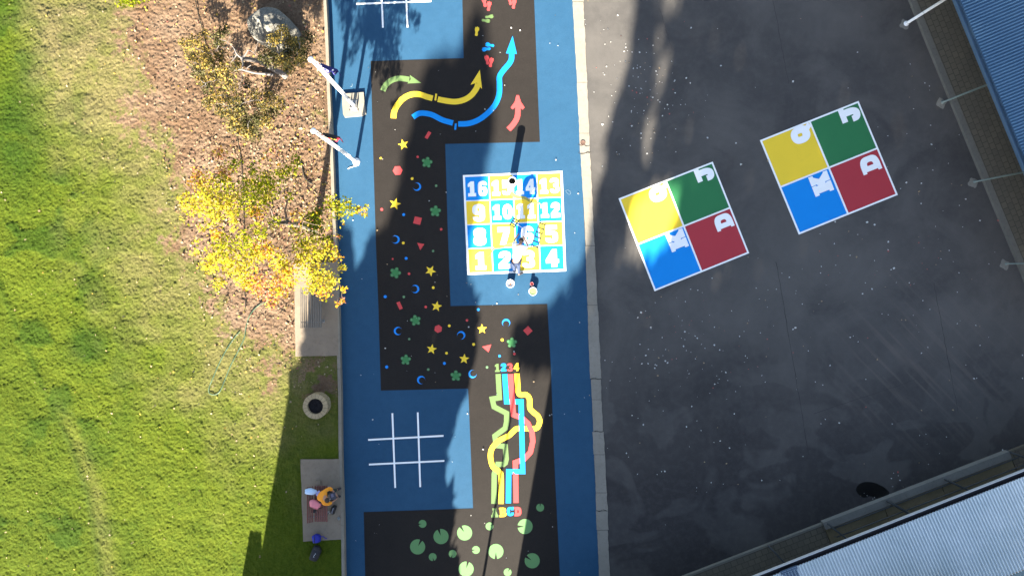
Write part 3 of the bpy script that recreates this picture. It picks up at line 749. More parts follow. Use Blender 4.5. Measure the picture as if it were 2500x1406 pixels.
court4(((1510, 485), (1740, 395), (1829, 618), (1598, 711)), 'four colour square court partly in the sun, nearer the blue strip', (('Q', 1607, 473), ('J', 1720, 426), ('K', 1653.5, 588), ('D', 1766, 541)), 42)
court4(((1855, 343), (2096, 247), (2192, 476), (1950, 573)), 'four colour square court fully in shade, nearer the blue roof', (('Q', 1955, 329.5), ('J', 2074.6, 280), ('K', 2005, 450), ('D', 2123.6, 400.6)), 46)
# ------------------------------------------------------------------ tangled path maze
T = lambda pts: [(1080+a*.398, 740+b*.398) for a, b in pts]
maze = empty('line_maze', P(1238, 1070)); tag(maze, 'painted tangle of four coloured lines joining numbers 1 2 3 4 to letters', 'floor game')
def mz(name, pts, m, z=None, zs=None, smooth=False, w=12.9):
    p = T(pts)
    if smooth: p = cr(p, 7)
    vs, fs = ribbon(p, w, z, zs); mb = MB(); mb.add(vs, fs); mb.build(name, m, maze)
mz('track', [(342, 433), (350, 579), (306, 586), (317, 634), (394, 674), (394, 725), (386, 765), (322, 813), (330, 871), (386, 877), (392, 955), (386, 978), (374, 987), (340, 986), (318, 1045), (316, 1228)], GRN, ZM)
mz('track', [(457, 430), (462, 500), (466, 545), (482, 561), (512, 560), (534, 584), (537, 640), (555, 665), (585, 690), (597, 725), (580, 762), (545, 768), (462, 767), (435, 785), (405, 812), (345, 843), (305, 888), (295, 940), (310, 1000), (348, 1032), (360, 1065), (360, 1228)], YEL, ZM+.004, smooth=True)
mz('track', [(418, 433), (424, 520), (436, 682), (488, 702), (525, 735), (550, 790), (555, 845), (540, 912), (500, 955), (448, 974), (450, 1100), (452, 1222)], RED, ZM+.008)
mz('track', [(382, 433), (394, 603), (483, 603), (493, 1030), (407, 1030), (405, 1225)], CYAN, zs=[ZM+.006, ZM+.006, ZM+.007, ZM+.013, ZM+.006, ZM+.006])
for ch, x, y, m in (('1', 337, 396, GRN), ('2', 375, 393, CYAN), ('3', 414, 393, RED), ('4', 455, 391, YEL)): write('number', ch, *T([(x, y)])[0], 14.6, 20, 2, m, maze, ZM)
for ch, x, y, m in (('A', 321, 1283, GRN), ('B', 371, 1280, YEL), ('C', 417, 1275, CYAN), ('D', 463, 1275, RED)): write('letter', ch, *T([(x, y)])[0], 17.4, 22.5, 2, m, maze, ZM)
# ------------------------------------------------------------------ lily pads
def lily(x, y, r, a, label):
    cx, cy = 880+x*.24, 1200+y*.24; r *= .24; t0 = math.radians(a); g = .17
    pts = [(cx+.12*r*math.cos(t0), cy-.12*r*math.sin(t0))]
    for i in range(37):
        t = t0+g+(2*math.pi-2*g)*i/36; pts.append((cx+r*math.cos(t), cy-r*math.sin(t)))
    marking('painted_lily_pad', [pts], LILY, label, 'painted lily pad', 'green lily pads painted at the foot of the path')
for a in ((632, 323, 40, 185, 'small shaded lily pad notched left, topmost on the left side'),
          (820, 452, 77, 108, 'large shaded lily pad notched at the top, right of the leftmost one'),
          (582, 557, 77, 62, 'leftmost large lily pad, notched at the upper right'),
          (735, 660, 40, 283, 'small shaded lily pad notched at the bottom, beside the leftmost large one'),
          (937, 628, 40, 255, 'small lily pad at the shadow edge, notched at the lower left'),
          (1060, 415, 77, 122, 'large lily pad cut by the shadow edge, half green half pale'),
          (1313, 348, 40, 28, 'small lily pad crossed by the thin pole shadow'),
          (1175, 588, 40, 184, 'small sunlit lily pad notched left, between two large pale ones'),
          (1378, 603, 77, 270, 'large pale sunlit lily pad notched at the bottom'),
          (1675, 350, 77, 180, 'large lily pad below the letter D, half in shade'),
          (1828, 158, 40, 90, 'small lily pad alone in the right hand shade, notched at the top'),
          (1747, 698, 77, 145, 'large dark lily pad in the right hand shade'),
          (1075, 782, 77, 76, 'large pale sunlit lily pad at the bottom edge, notched at the top'),
          (1497, 815, 40, 60, 'small pale sunlit lily pad at the bottom edge')): lily(*a)
# chalk scribbles
vs, fs = ribbon(cr([(1381, 466), (1386, 464), (1392, 468), (1393, 473), (1389, 475), (1383, 470), (1381, 466)], 4), .6, ZM); mb = MB(); mb.add(vs, fs)
tag(mb.build('chalk_mark', CHALK), 'small chalk loop on the blue surface right of the board', 'chalk mark')
vs, fs = ribbon(cr([(860, 205), (860, 210), (858, 213), (856, 211)], 4), 1.0, ZM); mb = MB(); mb.add(vs, fs)
tag(mb.build('chalk_mark', CHALK), 'tiny white hook shaped mark above the flagpole footing', 'chalk mark')
# ================================================================== OBJECTS
PLASTW = simple('white_plastic', (.78, .78, .76), .35, .05, 4, spec=.5)
PAINTW = simple('white_steel_paint', (.78, .78, .77), .35, .06, 3, spec=.5)
BLACKI = simple('black_inside', (.006, .008, .006), .7, .2)
STEEL = simple('galvanised_steel', (.30, .30, .29), .45, .15, 8, metal=.6)
GREENP = simple('green_wet_paint', (.24, .36, .10), .3, .08, 6, spec=.5)
WHITEP = simple('white_wet_paint', (.75, .75, .72), .3, .08, 6, spec=.5)
REDP = simple('red_wet_paint', (.30, .02, .02), .3, .1, 6, spec=.5)
PINKR = simple('pink_tin_rim', (.75, .33, .33), .4, .1)
WOOD = simple('brush_wood', (.30, .17, .08), .6, .2, 20)
# --- buckets
def bucket(name, px, py, r, h, paintm, fill, label, cat, rim=PLASTW, brush=False):
    p = P(px, py, h); c = Vector((p.x, p.y, .008)); root = empty(name, c); tag(root, label, cat)
    mb = MB(); mb.lathe(c, [(0, 0), (r*.86, 0), (r*.88, .01), (r*.97, h*.86), (r*1.03, h*.87), (r*1.03, h*.93), (r, h*.94), (r*1.0, h), (r*.93, h), (r*.92, h*.9), (r*.84, .02), (0, .02)], 28)
    mb.build('tub', rim, root, True)
    mb = MB(); mb.lathe(c, [(0, h*fill+.004), (r*.5, h*fill+.002), (r*.90, h*fill)], 24); mb.build('paint', paintm, root, True)
    pts = [c+Vector((r*1.06*math.cos(t), r*.35*math.sin(t)-r*.1, h*.93-abs(math.sin(t))*h*.35)) for t in np.linspace(-math.pi, 0, 14)]
    mb = MB(); mb.tube(pts, .004, 6); mb.build('handle', STEEL, root, True)
    if brush:
        b = empty('paint_brush', c+Vector((0, 0, h*.6))); tag(b, 'wooden paint brush resting in the open bucket of white paint', 'paint brush')
        mb = MB(); mb.tube([c+Vector((.005, -.03, h*fill)), c+Vector((.03, .03, h*.95)), c+Vector((.05, .085, h*1.08))], [.016, .011, .007], 8); mb.build('handle', WOOD, b, True)
        mb = MB(); mb.box(c+Vector((.0, -.04, h*fill+.012)), (.06, .05, .02), .3); mb.build('bristles', simple('bristles', (.12, .07, .04)), b)
bucket('paint_bucket', 1246, 692, .142, .36, WHITEP, .86, 'open bucket of white paint below the painter', 'bucket', brush=True)
bucket('paint_bucket', 1301, 711, .142, .17, GREENP, .88, 'low white tub of pale green paint below the board', 'bucket')
bucket('paint_tin', 1298.5, 693, .058, .15, REDP, .7, 'small tin of dark red paint with a pink rim', 'paint tin', PINKR)
# --- tall bin on square 15
p = P(1250.5, 441.5, .86); c = Vector((p.x, p.y, .02)); root = empty('bin', c)
tag(root, 'tall white cylinder bin with a dark open top on the board between 15 and 14', 'bin')
mb = MB(); mb.lathe(c, [(0, 0), (.125, 0), (.127, .02), (.125, .40), (.129, .41), (.129, .44), (.125, .45), (.125, .80), (.136, .81), (.138, .86), (.120, .862), (.116, .80), (.114, .55), (0, .55)], 32); mb.build('drum', PLASTW, root, True)
mb = MB(); mb.lathe(c, [(.117, .835), (.1165, .80), (.115, .57), (0, .565)], 28); mb.build('liner', BLACKI, root, True)
# --- stirring stick
a, b = P(1262.5, 548, .03), P(1279, 559, .03); st = MB(); st.tube([a, lerp(a, b, .5), b], [.009, .009, .012], 8)
tag(st.build('stirring_stick', PAINTW), 'thin white stick lying on square 6 in front of the painter', 'stick')

# --- flagpoles
NAVY = simple('flag_navy_cloth', (.012, .013, .11), .8, .2, 8); FRED = simple('flag_red_cloth', (.42, .02, .04), .8, .1, 8)
FBLK = simple('flag_black_cloth', (.012, .011, .014), .8, .2, 8); FYEL = simple('flag_yellow_cloth', (.70, .55, .04), .8, .1, 8); FWHT = simple('flag_white_cloth', (.72, .72, .75), .8, .1, 8)
def flagpole(px, py, h, label, footing):
    base = P(px, py, 0); root = empty('flagpole', base); tag(root, label, 'flagpole', 'white flagpoles along the edging')
    z0 = .08 if footing else .01
    mb = MB(); mb.tube([base+Vector((0, 0, z0)), base+Vector((0, 0, 1.0)), base+Vector((0, 0, 3)), base+Vector((0, 0, h))], [.058, .054, .048, .040], 20); mb.build('pole', PAINTW, root, True)
    mb = MB(); mb.lathe(base+Vector((0, 0, h)), [(.052, -.02), (.056, 0), (.075, .015), (.08, .05), (.06, .09), (.02, .115), (0, .12)], 20); mb.build('finial', PAINTW, root, True)
    mb = MB(); mb.tube([base+Vector((.07, .02, 1.0)), base+Vector((.072, .02, 2.5)), base+Vector((.066, .02, h-.05))], .006, 6); mb.build('rope', PAINTW, root)
    mb = MB(); mb.box(base+Vector((.075, .0, 1.15)), (.03, .03, .16)); mb.box(base+Vector((.095, .0, 1.21)), (.02, .02, .05)); mb.build('cleat', STEEL, root)
    if footing:
        mb = MB()
        for sx in (-1, 1): mb.box(base+Vector((sx*.115, .0, .15)), (.02, .24, .16))
        mb.box(base+Vector((0, .0, .088)), (.25, .36, .016)); mb.box(base+Vector((0, -.10, .13)), (.21, .05, .07))
        mb.build('hinge_base', STEEL, root)
        for sx in (-1, 1):
            for sy in (-1, 1):
                mb = MB(); mb.tube([base+Vector((sx*.15, sy*.2, .08)), base+Vector((sx*.15, sy*.2, .12))], .014, 8); mb.build('bolt', STEEL, root)
    else:
        mb = MB(); mb.lathe(base, [(.13, .004), (.13, .02), (.075, .03), (.07, .06)], 20); mb.build('base_plate', PAINTW, root, True)
    return base
b1 = flagpole(865, 259, 5.2, 'white flagpole in a square concrete footing, dark blue flag', True)
b2 = flagpole(870, 395, 5.2, 'white flagpole standing straight on the blue surface, red and black flag', False)
FOOT = [(836, 230), (888, 226), (890, 250), (894, 279), (886, 283), (866, 285), (842, 287), (838, 280), (836, 256)]
mb = MB(); mb.prism(wl(FOOT, .05)[::-1], -.01, .08); tag(mb.build('flagpole_footing', PADC), 'square pale concrete block around the foot of the upper flagpole', 'concrete footing')
def flag(base, zt, zb, kind, label):
    root_p = base+Vector((.075, .0, 0)); n, m_ = 26, 30; V_ = []; F_ = []; mi = []
    for j in range(m_+1):
        t = j/m_; z = lerp(zt, zb, t)
        for i in range(n+1):
            u_ = i/n; spread = .34*(.35+.9*math.sin(min(1, t*1.35)*math.pi*.5)) ; sag = u_*(.38+.1*math.sin(t*5))
            f = math.sin(u_*15+t*1.5)*.055*(.4+u_)
            V_.append((root_p.x+u_*spread+.02*math.sin(t*9+u_*4), root_p.y+f-.03*u_*t, z-sag+.02*math.sin(u_*12)))
    for j in range(m_):
        for i in range(n):
            F_.append((j*(n+1)+i, j*(n+1)+i+1, (j+1)*(n+1)+i+1, (j+1)*(n+1)+i)); u_, t = (i+.5)/n, (j+.5)/m_
            if kind == 'navy':
                k = 0
                if t < .45 and u_ < .45:
                    a, b = abs(t-.22), abs(u_-.22)
                    k = 2 if min(a, b) < .035 else (1 if min(a, b) < .08 or abs(a-b) < .03 else 0)
                elif (u_-.22)**2+(t-.72)**2 < .006 or any((u_-x)**2+(t-y)**2 < .0025 for x, y in ((.72, .2), (.62, .45), (.82, .4), (.72, .78))): k = 1
                mi.append(k)
            else:
                mi.append(1 if (u_-.5)**2+(t-.5)**2 < .055 else (2 if t < .5 else 0))
    mats = [NAVY, FWHT, FRED] if kind == 'navy' else [FRED, FYEL, FBLK]
    o = mesh_np('flag', V_, F_, mats, mi, smooth=True); tag(o, label, 'flag'); return o
flag(b1, 5.0, 4.15, 'navy', 'limp dark blue flag hanging on the upper flagpole')
flag(b2, 5.0, 4.2, 'red', 'limp black and red flag with a yellow disc on the lower flagpole')
rp = [b2+Vector((.05, .03, .04)), b2+Vector((.10, -.03, .02)), b2+Vector((.07, -.12, .02)), b2+Vector((-.08, -.17, .02)), b2+Vector((-.22, -.21, .02)), b2+Vector((-.30, -.26, .02))]
mb = MB(); mb.tube([Vector(q) for q in cr([tuple(q) for q in rp], 6)], .013, 8); tag(mb.build('rope_end', PAINTW), 'loose white rope end lying at the foot of the lower flagpole', 'rope', None)

# --- boulder
ROCKM, nt, bs = mat('boulder_granite')
big = noise(nt, 2.2, 5, .7); fine = noise(nt, 26, 4, .75)
cc_ = mix(nt, ramp(nt, big, [(.4, 0.0), (.6, 1.0)]), (.10, .10, .092), (.175, .165, .14))
cc_ = mix(nt, mth(nt, 'MULTIPLY', ramp(nt, fine, [(.4, 1.0), (.55, 0.0)]), .6), cc_, (.035, .037, .033))
nt.links.new(cc_, bs.inputs['Base Color']); bs.inputs['Roughness'].default_value = .95; bump(nt, bs, fine, .8, .04)
def rock(name, outline, zt, apex, label, cat, zb=LZ-.05, m=ROCKM):
    """outline in px at height ~zb..; layered rings pulled to the apex with facets"""
    n = len(outline); mb = MB(); rings = []
    ax, ay = apex
    for t, sh in ((0, 1.0), (.25, .99), (.55, .88), (.8, .66), (.95, .36), (1.0, .06)):
        z = lerp(zb, zt, t); ring = []
        for i, (a, b) in enumerate(outline):
            k = sh*(1+.09*math.sin(i*2.7+t*5)+.05*math.sin(i*5.1+t*9))
            p = P(lerp(ax, a, min(1, k)), lerp(ay, b, min(1, k)), z); p.z += .05*math.sin(i*3.3+t*4)*(t > 0.1); ring.append(p)
        rings.append(ring)
    vs = [p for r in rings for p in r]; fs = []
    for i in range(len(rings)-1):
        for k in range(n): fs.append((i*n+k, i*n+(k+1) % n, (i+1)*n+(k+1) % n, (i+1)*n+k))
    fs.append(tuple((len(rings)-1)*n+k for k in range(n)))
    mb.add(vs, [f[::-1] for f in fs]); o = mb.build(name, m)
    md = o.modifiers.new('sub', 'SUBSURF'); md.subdivision_type = 'SIMPLE'; md.levels = md.render_levels = 2
    return tag(o, label, cat)
def boulder():
    OUT = [(611, 66), (618, 52), (640, 44), (664, 28), (692, 33), (712, 52), (730, 78), (722, 102), (700, 120), (664, 124), (648, 112), (616, 92)]
    ctr = P(664, 74, LZ); rng = np.random.default_rng(4); V_ = []; F_ = []; na, nr = 72, 26
    bnd = [P(a, b, LZ+.25) for a, b in cr(OUT, 6, True)]
    planes = [(.05, .12, 1.12), (.15, 1.15, 1.45), (-1.0, .75, 1.48), (1.25, .35, 1.55), (-.75, -.75, 1.22), (.25, -1.25, 1.42), (1.3, -.9, 1.7), (-1.5, .05, 1.72)]
    for j in range(nr+1):
        t = j/nr
        for i in range(na):
            q = bnd[i]; x = lerp(ctr.x, q.x, t); y = lerp(ctr.y, q.y, t); dx, dy = x-ctr.x, y-ctr.y
            z = min(c_-a*dx-b*dy for a, b, c_ in planes); z = min(z, 1.75*(1-t**7)+.0)
            nz = float(fbm(np.array([x*3.1+50]), np.array([y*3.1+50]), 4)[0])-.5; z += nz*.34*(1-t**6)
            kx = 1-.03*nz; V_.append((ctr.x+dx*kx, ctr.y+dy*kx, LZ-.08+max(0, z)))
    for j in range(nr):
        for i in range(na): F_.append((j*na+i, (j+1)*na+i, (j+1)*na+(i+1) % na, j*na+(i+1) % na))
    o = mesh_np('boulder', V_, F_, ROCKM); tag(o, 'large grey granite boulder at the head of the garden bed', 'boulder')
boulder()
# --- stone ring planter
STONE = concrete('sandstone_blocks', (.25, .195, .115), (.34, .275, .175)); SOIL = simple('black_soil', (.012, .011, .012), .95, .4, 30, bs=.8)
zt = LZ+.42; c = P(769.5, 992, zt); c0 = Vector((c.x, c.y, LZ)); root = empty('ring_planter', c0); tag(root, 'round ring planter of sandstone blocks filled with black soil', 'planter')
for ci, (z0, z1) in enumerate(((LZ-.05, LZ+.20), (LZ+.21, zt))):
    mb = MB(); nb = 18
    for k in range(nb):
        a0 = 2*math.pi*(k+.5*ci)/nb+.016; a1 = 2*math.pi*(k+1+.5*ci)/nb-.016; q = []
        rr = random.uniform(-.006, .006)
        for i in range(4): a = lerp(a0, a1, i/3); q.append((c.x+(.425+rr)*math.cos(a), c.y+(.425+rr)*math.sin(a)))
        for i in range(4): a = lerp(a1, a0, i/3); q.append((c.x+.265*math.cos(a), c.y+.265*math.sin(a)))
        mb.prism(q, z0, z1+random.uniform(-.006, .006))
    mb.build('stone_course', STONE, root)
mb = MB(); mb.lathe(Vector((c.x, c.y, 0)), [(.412, LZ-.05), (.412, zt-.02), (.275, zt-.02), (.275, zt-.14)], 36); mb.build('mortar', concrete('mortar', (.07, .06, .045), (.09, .08, .06)), root)
V_ = []; F_ = []
for j in range(9):
    for i in range(24):
        a = 2*math.pi*i/24; r = .275*j/8; V_.append((c.x+r*math.cos(a), c.y+r*math.sin(a), zt-.13+random.uniform(-.025, .025)))
for j in range(8):
    for i in range(24): F_.append((j*24+i, j*24+(i+1) % 24, (j+1)*24+(i+1) % 24, (j+1)*24+i))
mesh_np('soil', V_, [f[::-1] for f in F_], SOIL, parent=root)
# --- benches
def bench(pxl, pxr, py0, py1, m, label, dark, foot):
    zs, zb = LZ+.45, LZ+.60
    xr = P(pxr, 0, zs).x; xl = P(pxl, 0, zb).x; y1 = P(0, py0, zs).y; y0 = P(0, py1, zs).y; W = xr-xl; L = y1-y0; ym = (y0+y1)/2
    root = empty('park_bench', Vector(((xl+xr)/2, ym, LZ))); tag(root, label, 'bench', 'slatted benches on concrete slabs')
    sd = W*.66; xs0 = xr-sd; n = 6; mb = MB(); w = sd/n
    for i in range(n):
        x = xs0+(i+.5)*w; mb.box((x, ym+random.uniform(-.006, .006), zs-.02+(.012 if i == n-1 else 0)), (w*.76, L, .035))
    mb.build('seat', m, root)
    mb = MB(); n = 4
    for i in range(n):
        t = (i+.5)/n; x = lerp(xs0-.02, xl+.02, t); z = lerp(zs+.03, zb, t)
        mb.box((x, ym+random.uniform(-.006, .006), z), ((zb-zs)/n*.92, L, .03), tilt=Matrix.Rotation(math.atan2(zb-zs, W-sd), 3, 'Y'))
    mb.build('backrest', m, root)
    for sy in (-.36, .36):
        mb = MB(); y = ym+sy*L
        mb.tube([(xr-.06, y, LZ), (xr-.05, y, zs-.04), (xs0, y, zs-.045), (xl+.03, y, zb-.05)], .02, 8); mb.tube([(xs0-.02, y, LZ), (xs0, y, zs-.045)], .02, 8)
        mb.box((xr-.06, y, LZ+.02), (.1, .09, .02)); mb.box((xs0-.02, y, LZ+.02), (.1, .09, .02))
        mb.build('leg', dark, root)
    if foot:
        mb = MB(); p = P(776, 1177, LZ+.05); mb.prism([(p.x-.09, p.y-.07), (p.x+.09, p.y-.07), (p.x+.08, p.y+.06), (p.x-.07, p.y+.07)], LZ, LZ+.06); mb.build('anchor_block', PADM, root)
    return xl, xr, y0, y1, zs, zb
TIMR = simple('red_brown_timber', (.135, .050, .040), .7, .35, 9); TIMG = simple('weathered_grey_timber', (.125, .112, .095), .75, .3, 9)
BR2 = bench(747, 800, 1186, 1273, TIMR, 'red brown slatted bench with a seated person and bags', STEEL, True)
BR1 = bench(731, 785.5, 702, 800, TIMG, 'weathered grey slatted bench under the yellow tree', STEEL, False)
# --- bags & things around the lower bench
def blob(c, dims, rot=0.0, e=2.6, nz=14, na=24, wob=.05, seed=0):
    """soft super-ellipsoid bag"""
    rr = random.Random(seed); ph = [rr.uniform(0, 6.28) for _ in range(6)]; V_ = []; F_ = []
    sp = lambda w, e_: math.copysign(abs(w)**(2/e_), w)
    for j in range(nz+1):
        f = -math.pi/2+math.pi*j/nz
        for i in range(na):
            t = 2*math.pi*i/na; k = 1+wob*(math.sin(3*t+ph[0])+math.sin(5*t+2*f+ph[1])+math.sin(4*f+ph[2]+t))
            x = sp(math.cos(f), e)*sp(math.cos(t), e)*dims[0]/2*k; y = sp(math.cos(f), e)*sp(math.sin(t), e)*dims[1]/2*k; z = sp(math.sin(f), e)*dims[2]/2
            V_.append((c[0]+x*math.cos(rot)-y*math.sin(rot), c[1]+x*math.sin(rot)+y*math.cos(rot), c[2]+z))
    for j in range(nz):
        for i in range(na): F_.append((j*na+i, j*na+(i+1) % na, (j+1)*na+(i+1) % na, (j+1)*na+i))
    return V_, F_
PINK = simple('pink_cloth', (.62, .20, .23), .8, .15, 9, bs=.4); LBLUE = simple('pale_blue_plastic', (.36, .50, .68), .35, .2, 9, spec=.5)
LILAC = simple('lilac_cloth', (.28, .27, .48), .8, .2, 9); BLKC = simple('black_nylon', (.012, .012, .015), .6, .2, 9); BLUEC = simple('royal_blue_nylon', (.012, .018, .24), .6, .2, 9)
zs = BR2[4]
p = P(769, 1230.5, zs+.15); root = empty('bag', (p.x, p.y, zs)); tag(root, 'pink rucksack lying on the seat of the red brown bench', 'rucksack')
mesh_np('body', *blob((p.x, p.y, zs+.11), (.40, .27, .21), -.28, 3, seed=1), PINK, parent=root, smooth=True)
mesh_np('pocket', *blob((p.x-.03, p.y-.09, zs+.13), (.32, .08, .15), -.38, 3, seed=2), simple('dark_pink_cloth', (.45, .12, .15), .8), parent=root, smooth=True)
mb = MB(); mb.tube([(p.x+.12, p.y-.10, zs+.18), (p.x+.2, p.y-.14, zs+.17), (p.x+.24, p.y-.10, zs+.1)], .012, 6); mb.build('strap', BLKC, root)
p = P(764, 1246.5, zs+.03); mb = MB(); mb.prism([(p.x-.095, p.y-.055), (p.x+.085, p.y-.075), (p.x+.10, p.y+.03), (p.x-.08, p.y+.05)], zs+.005, zs+.03); mb.prism([(p.x-.085, p.y-.045), (p.x+.075, p.y-.063), (p.x+.088, p.y+.02), (p.x-.07, p.y+.04)], zs+.03, zs+.034)
tag(mb.build('wallet', BLKC), 'flat black case on the bench slats beside the pink rucksack', 'case')
p = P(757, 1198.5, BR2[5]); root = empty('jacket', (p.x, p.y, BR2[5])); tag(root, 'pale blue jacket slung over the bench backrest', 'jacket')
mesh_np('body', *blob((p.x+.02, p.y, BR2[5]+.03), (.40, .21, .15), -.08, 2.3, wob=.06, seed=4), LBLUE, parent=root, smooth=True)
mesh_np('sleeve', *blob((p.x+.28, p.y-.08, zs+.16), (.16, .2, .12), -.5, 2.2, wob=.12, seed=5), LILAC, parent=root, smooth=True)
p = P(814, 1243, LZ+.12); root = empty('bag', (p.x, p.y, LZ)); tag(root, 'black bag with a pale strap on the slab beside the bench', 'bag')
mesh_np('body', *blob((p.x, p.y, LZ+.13), (.17, .31, .22), -.28, 2.8, wob=.05, seed=6), BLKC, parent=root, smooth=True)
mb = MB(); mb.tube([(p.x-.02, p.y-.10, LZ+.245), (p.x-.01, p.y-.02, LZ+.262), (p.x+.03, p.y+.09, LZ+.24)], .012, 6); mb.build('strap', simple('grey_strap', (.25, .25, .3)), root)
p = P(773, 1313.5, LZ+.14); root = empty('bag', (p.x, p.y, LZ)); tag(root, 'royal blue backpack at the lower edge of the slab', 'backpack')
mesh_np('body', *blob((p.x, p.y, LZ+.15), (.29, .30, .26), .2, 2.6, wob=.05, seed=7), BLUEC, parent=root, smooth=True)
mb = MB(); mb.tube([(p.x-.05, p.y-.12, LZ+.26), (p.x-.03, p.y, LZ+.292), (p.x-.05, p.y+.12, LZ+.26)], .010, 6); mb.build('zip', BLKC, root)
mb = MB(); mb.tube([(p.x+.12, p.y+.06, LZ+.16), (p.x+.2, p.y+.04, LZ+.05), (p.x+.27, p.y-.04, LZ+.035), (p.x+.33, p.y-.05, LZ+.035)], .012, 6); mb.build('strap', BLUEC, root)
p = P(770, 1350.5, LZ+.14); root = empty('bag', (p.x, p.y, LZ)); tag(root, 'black backpack with three pale marks lying on the shaded grass', 'backpack')
rz = -.36
mesh_np('body', *blob((p.x, p.y, LZ+.14), (.33, .50, .26), rz, 3.2, wob=.035, seed=8), BLKC, parent=root, smooth=True)
mesh_np('pocket', *blob((p.x+.06, p.y+.19, LZ+.16), (.27, .16, .21), rz, 3, wob=.03, seed=9), BLKC, parent=root, smooth=True)
mb = MB()
for k, (dx, dy) in enumerate(((-.02, -.055), (.0, .0), (.035, .045))):
    a = p.x+dx; b = p.y+dy; mb.add([(a-.02, b-.012, LZ+.277), (a+.02, b-.012, LZ+.277), (a+.004, b+.024, LZ+.277)], [(0, 1, 2)])
mb.build('badge', simple('pale_print', (.5, .5, .5)), root)
rock('stone', [(823, 1264), (826, 1260), (830, 1261), (831, 1266), (828, 1269), (824, 1268)], LZ+.08, (827, 1265), 'small pale stone on the slab between the bags and the kerb', 'stone', LZ, simple('pale_stone', (.22, .25, .26), .8))
# --- hoses
HOSE = simple('green_hose', (.055, .10, .06), .5, .2, 9); PIPE = simple('black_poly_pipe', (.02, .022, .016), .6, .2, 9)
def hose(name, pts, r, m, label, cat, dz=.02):
    c_ = cr(pts, 5); mb = MB(); mb.tube([P(a, b, lawn_z(a, b)+dz+r) for a, b in c_], r, 6); return tag(mb.build(name, m, None, True), label, cat)
hose('garden_hose', [(662, 728), (651, 737), (634, 744), (618, 758), (606, 778), (600, 800), (596, 826), (580, 860), (562, 895), (548, 930), (537, 955), (524, 963), (512, 960), (510, 948), (519, 925), (534, 890), (552, 855), (572, 825), (585, 810)], .016, HOSE, 'green garden hose looped across the edge of the lawn', 'hose')
hose('irrigation_pipe', [(473, -20), (484, 35), (494, 70), (503, 110), (530, 190), (555, 250), (572, 310), (584, 360), (590, 405), (594, 470), (596, 560), (597, 640), (596, 700), (599, 728), (599, 752)], .013, PIPE, 'thin dark irrigation pipe running down through the garden bed', 'pipe')
hose('hose_offcut', [(733, 396), (737, 404), (740, 420), (744, 433), (753, 444), (764, 449)], .02, PIPE, 'short curved dark pipe piece on the leaf litter', 'pipe')
# --- drain cap
p = P(1423, 349, .02); root = empty('drain_cap', (p.x, p.y, .02)); tag(root, 'round brown iron cap set in the concrete strip', 'drain cap')
mb = MB(); mb.lathe((p.x, p.y, 0), [(.088, .0), (.088, .034), (.078, .036), (.072, .030), (.03, .033), (0, .033)], 24); mb.build('lid', simple('rusty_iron', (.10, .06, .045), .8, .3, 20), root, True)
# cracks & stumps of the strip
mb = MB(); CR = simple('crack_dirt', (.02, .017, .014), .95)
for pts in ([(1411, 353), (1418, 356), (1426, 355), (1432, 358), (1439, 356)], [(1412, 374), (1420, 377), (1428, 375), (1434, 372), (1441, 373)], [(1441, 925), (1451, 922), (1460, 926), (1467, 923)], [(1449, 1053), (1457, 1051), (1466, 1054), (1472, 1052)], [(1456, 1244), (1463, 1247), (1472, 1243), (1481, 1246)]):
    vs, fs = ribbon(cr(pts, 4), [.6+.9*random.random() for _ in range(4*(len(pts)-1)+1)], .026); mb.add(vs, fs)
o = mb.build('concrete_crack', CR); struct(o)

# ================================================================== TREES
BARK = simple('grey_bark', (.10, .085, .07), .9, .35, 18, bs=.7); BARKP = simple('pale_bark', (.135, .122, .115), .85, .3, 14, bs=.6); BARKB = simple('twig_bark', (.15, .11, .085), .9, .3, 18); BARKD = simple('dark_limb', (.06, .05, .035), .9, .3, 18)
L_YEL = leafmat('yellow_leaf', (.36, .29, .018), (.50, .41, .06)); L_YG = leafmat('yellow_green_leaf', (.20, .23, .010), (.32, .33, .018)); L_GRN = leafmat('green_leaf', (.085, .12, .010), (.15, .18, .012))
L_ORG = leafmat('orange_leaf', (.52, .25, .015), (.58, .34, .035)); L_RED = leafmat('red_leaf', (.40, .14, .085), (.50, .26, .16))
L_OLV = leafmat('olive_leaf', (.085, .082, .034), (.15, .138, .066), .3); L_TAN = leafmat('straw_leaf', (.21, .155, .04), (.28, .20, .05), .3); L_DRK = leafmat('dark_leaf', (.022, .025, .008), (.045, .045, .015), .3)
L_GUM = leafmat('gum_leaf', (.03, .045, .014), (.055, .07, .022), .12)
def leafcloud(centers, sizes, rng, up=.0):
    n = len(centers); C = np.asarray(centers); S_ = np.asarray(sizes)[:, None]
    a = rng.normal(size=(n, 3)); a[:, 2] += 0; a /= np.linalg.norm(a, axis=1)[:, None]
    nrm = rng.normal(size=(n, 3)); nrm[:, 2] += up; b = np.cross(a, nrm); b /= np.linalg.norm(b, axis=1)[:, None]+1e-9
    cup = np.cross(a, b)
    V_ = np.stack([C-a*S_*.55, C+b*S_*.36+cup*S_*.10, C+a*S_*.6, C-b*S_*.36+cup*S_*.10], 1).reshape(-1, 3)
    F_ = np.arange(4*n).reshape(n, 4); return V_, F_
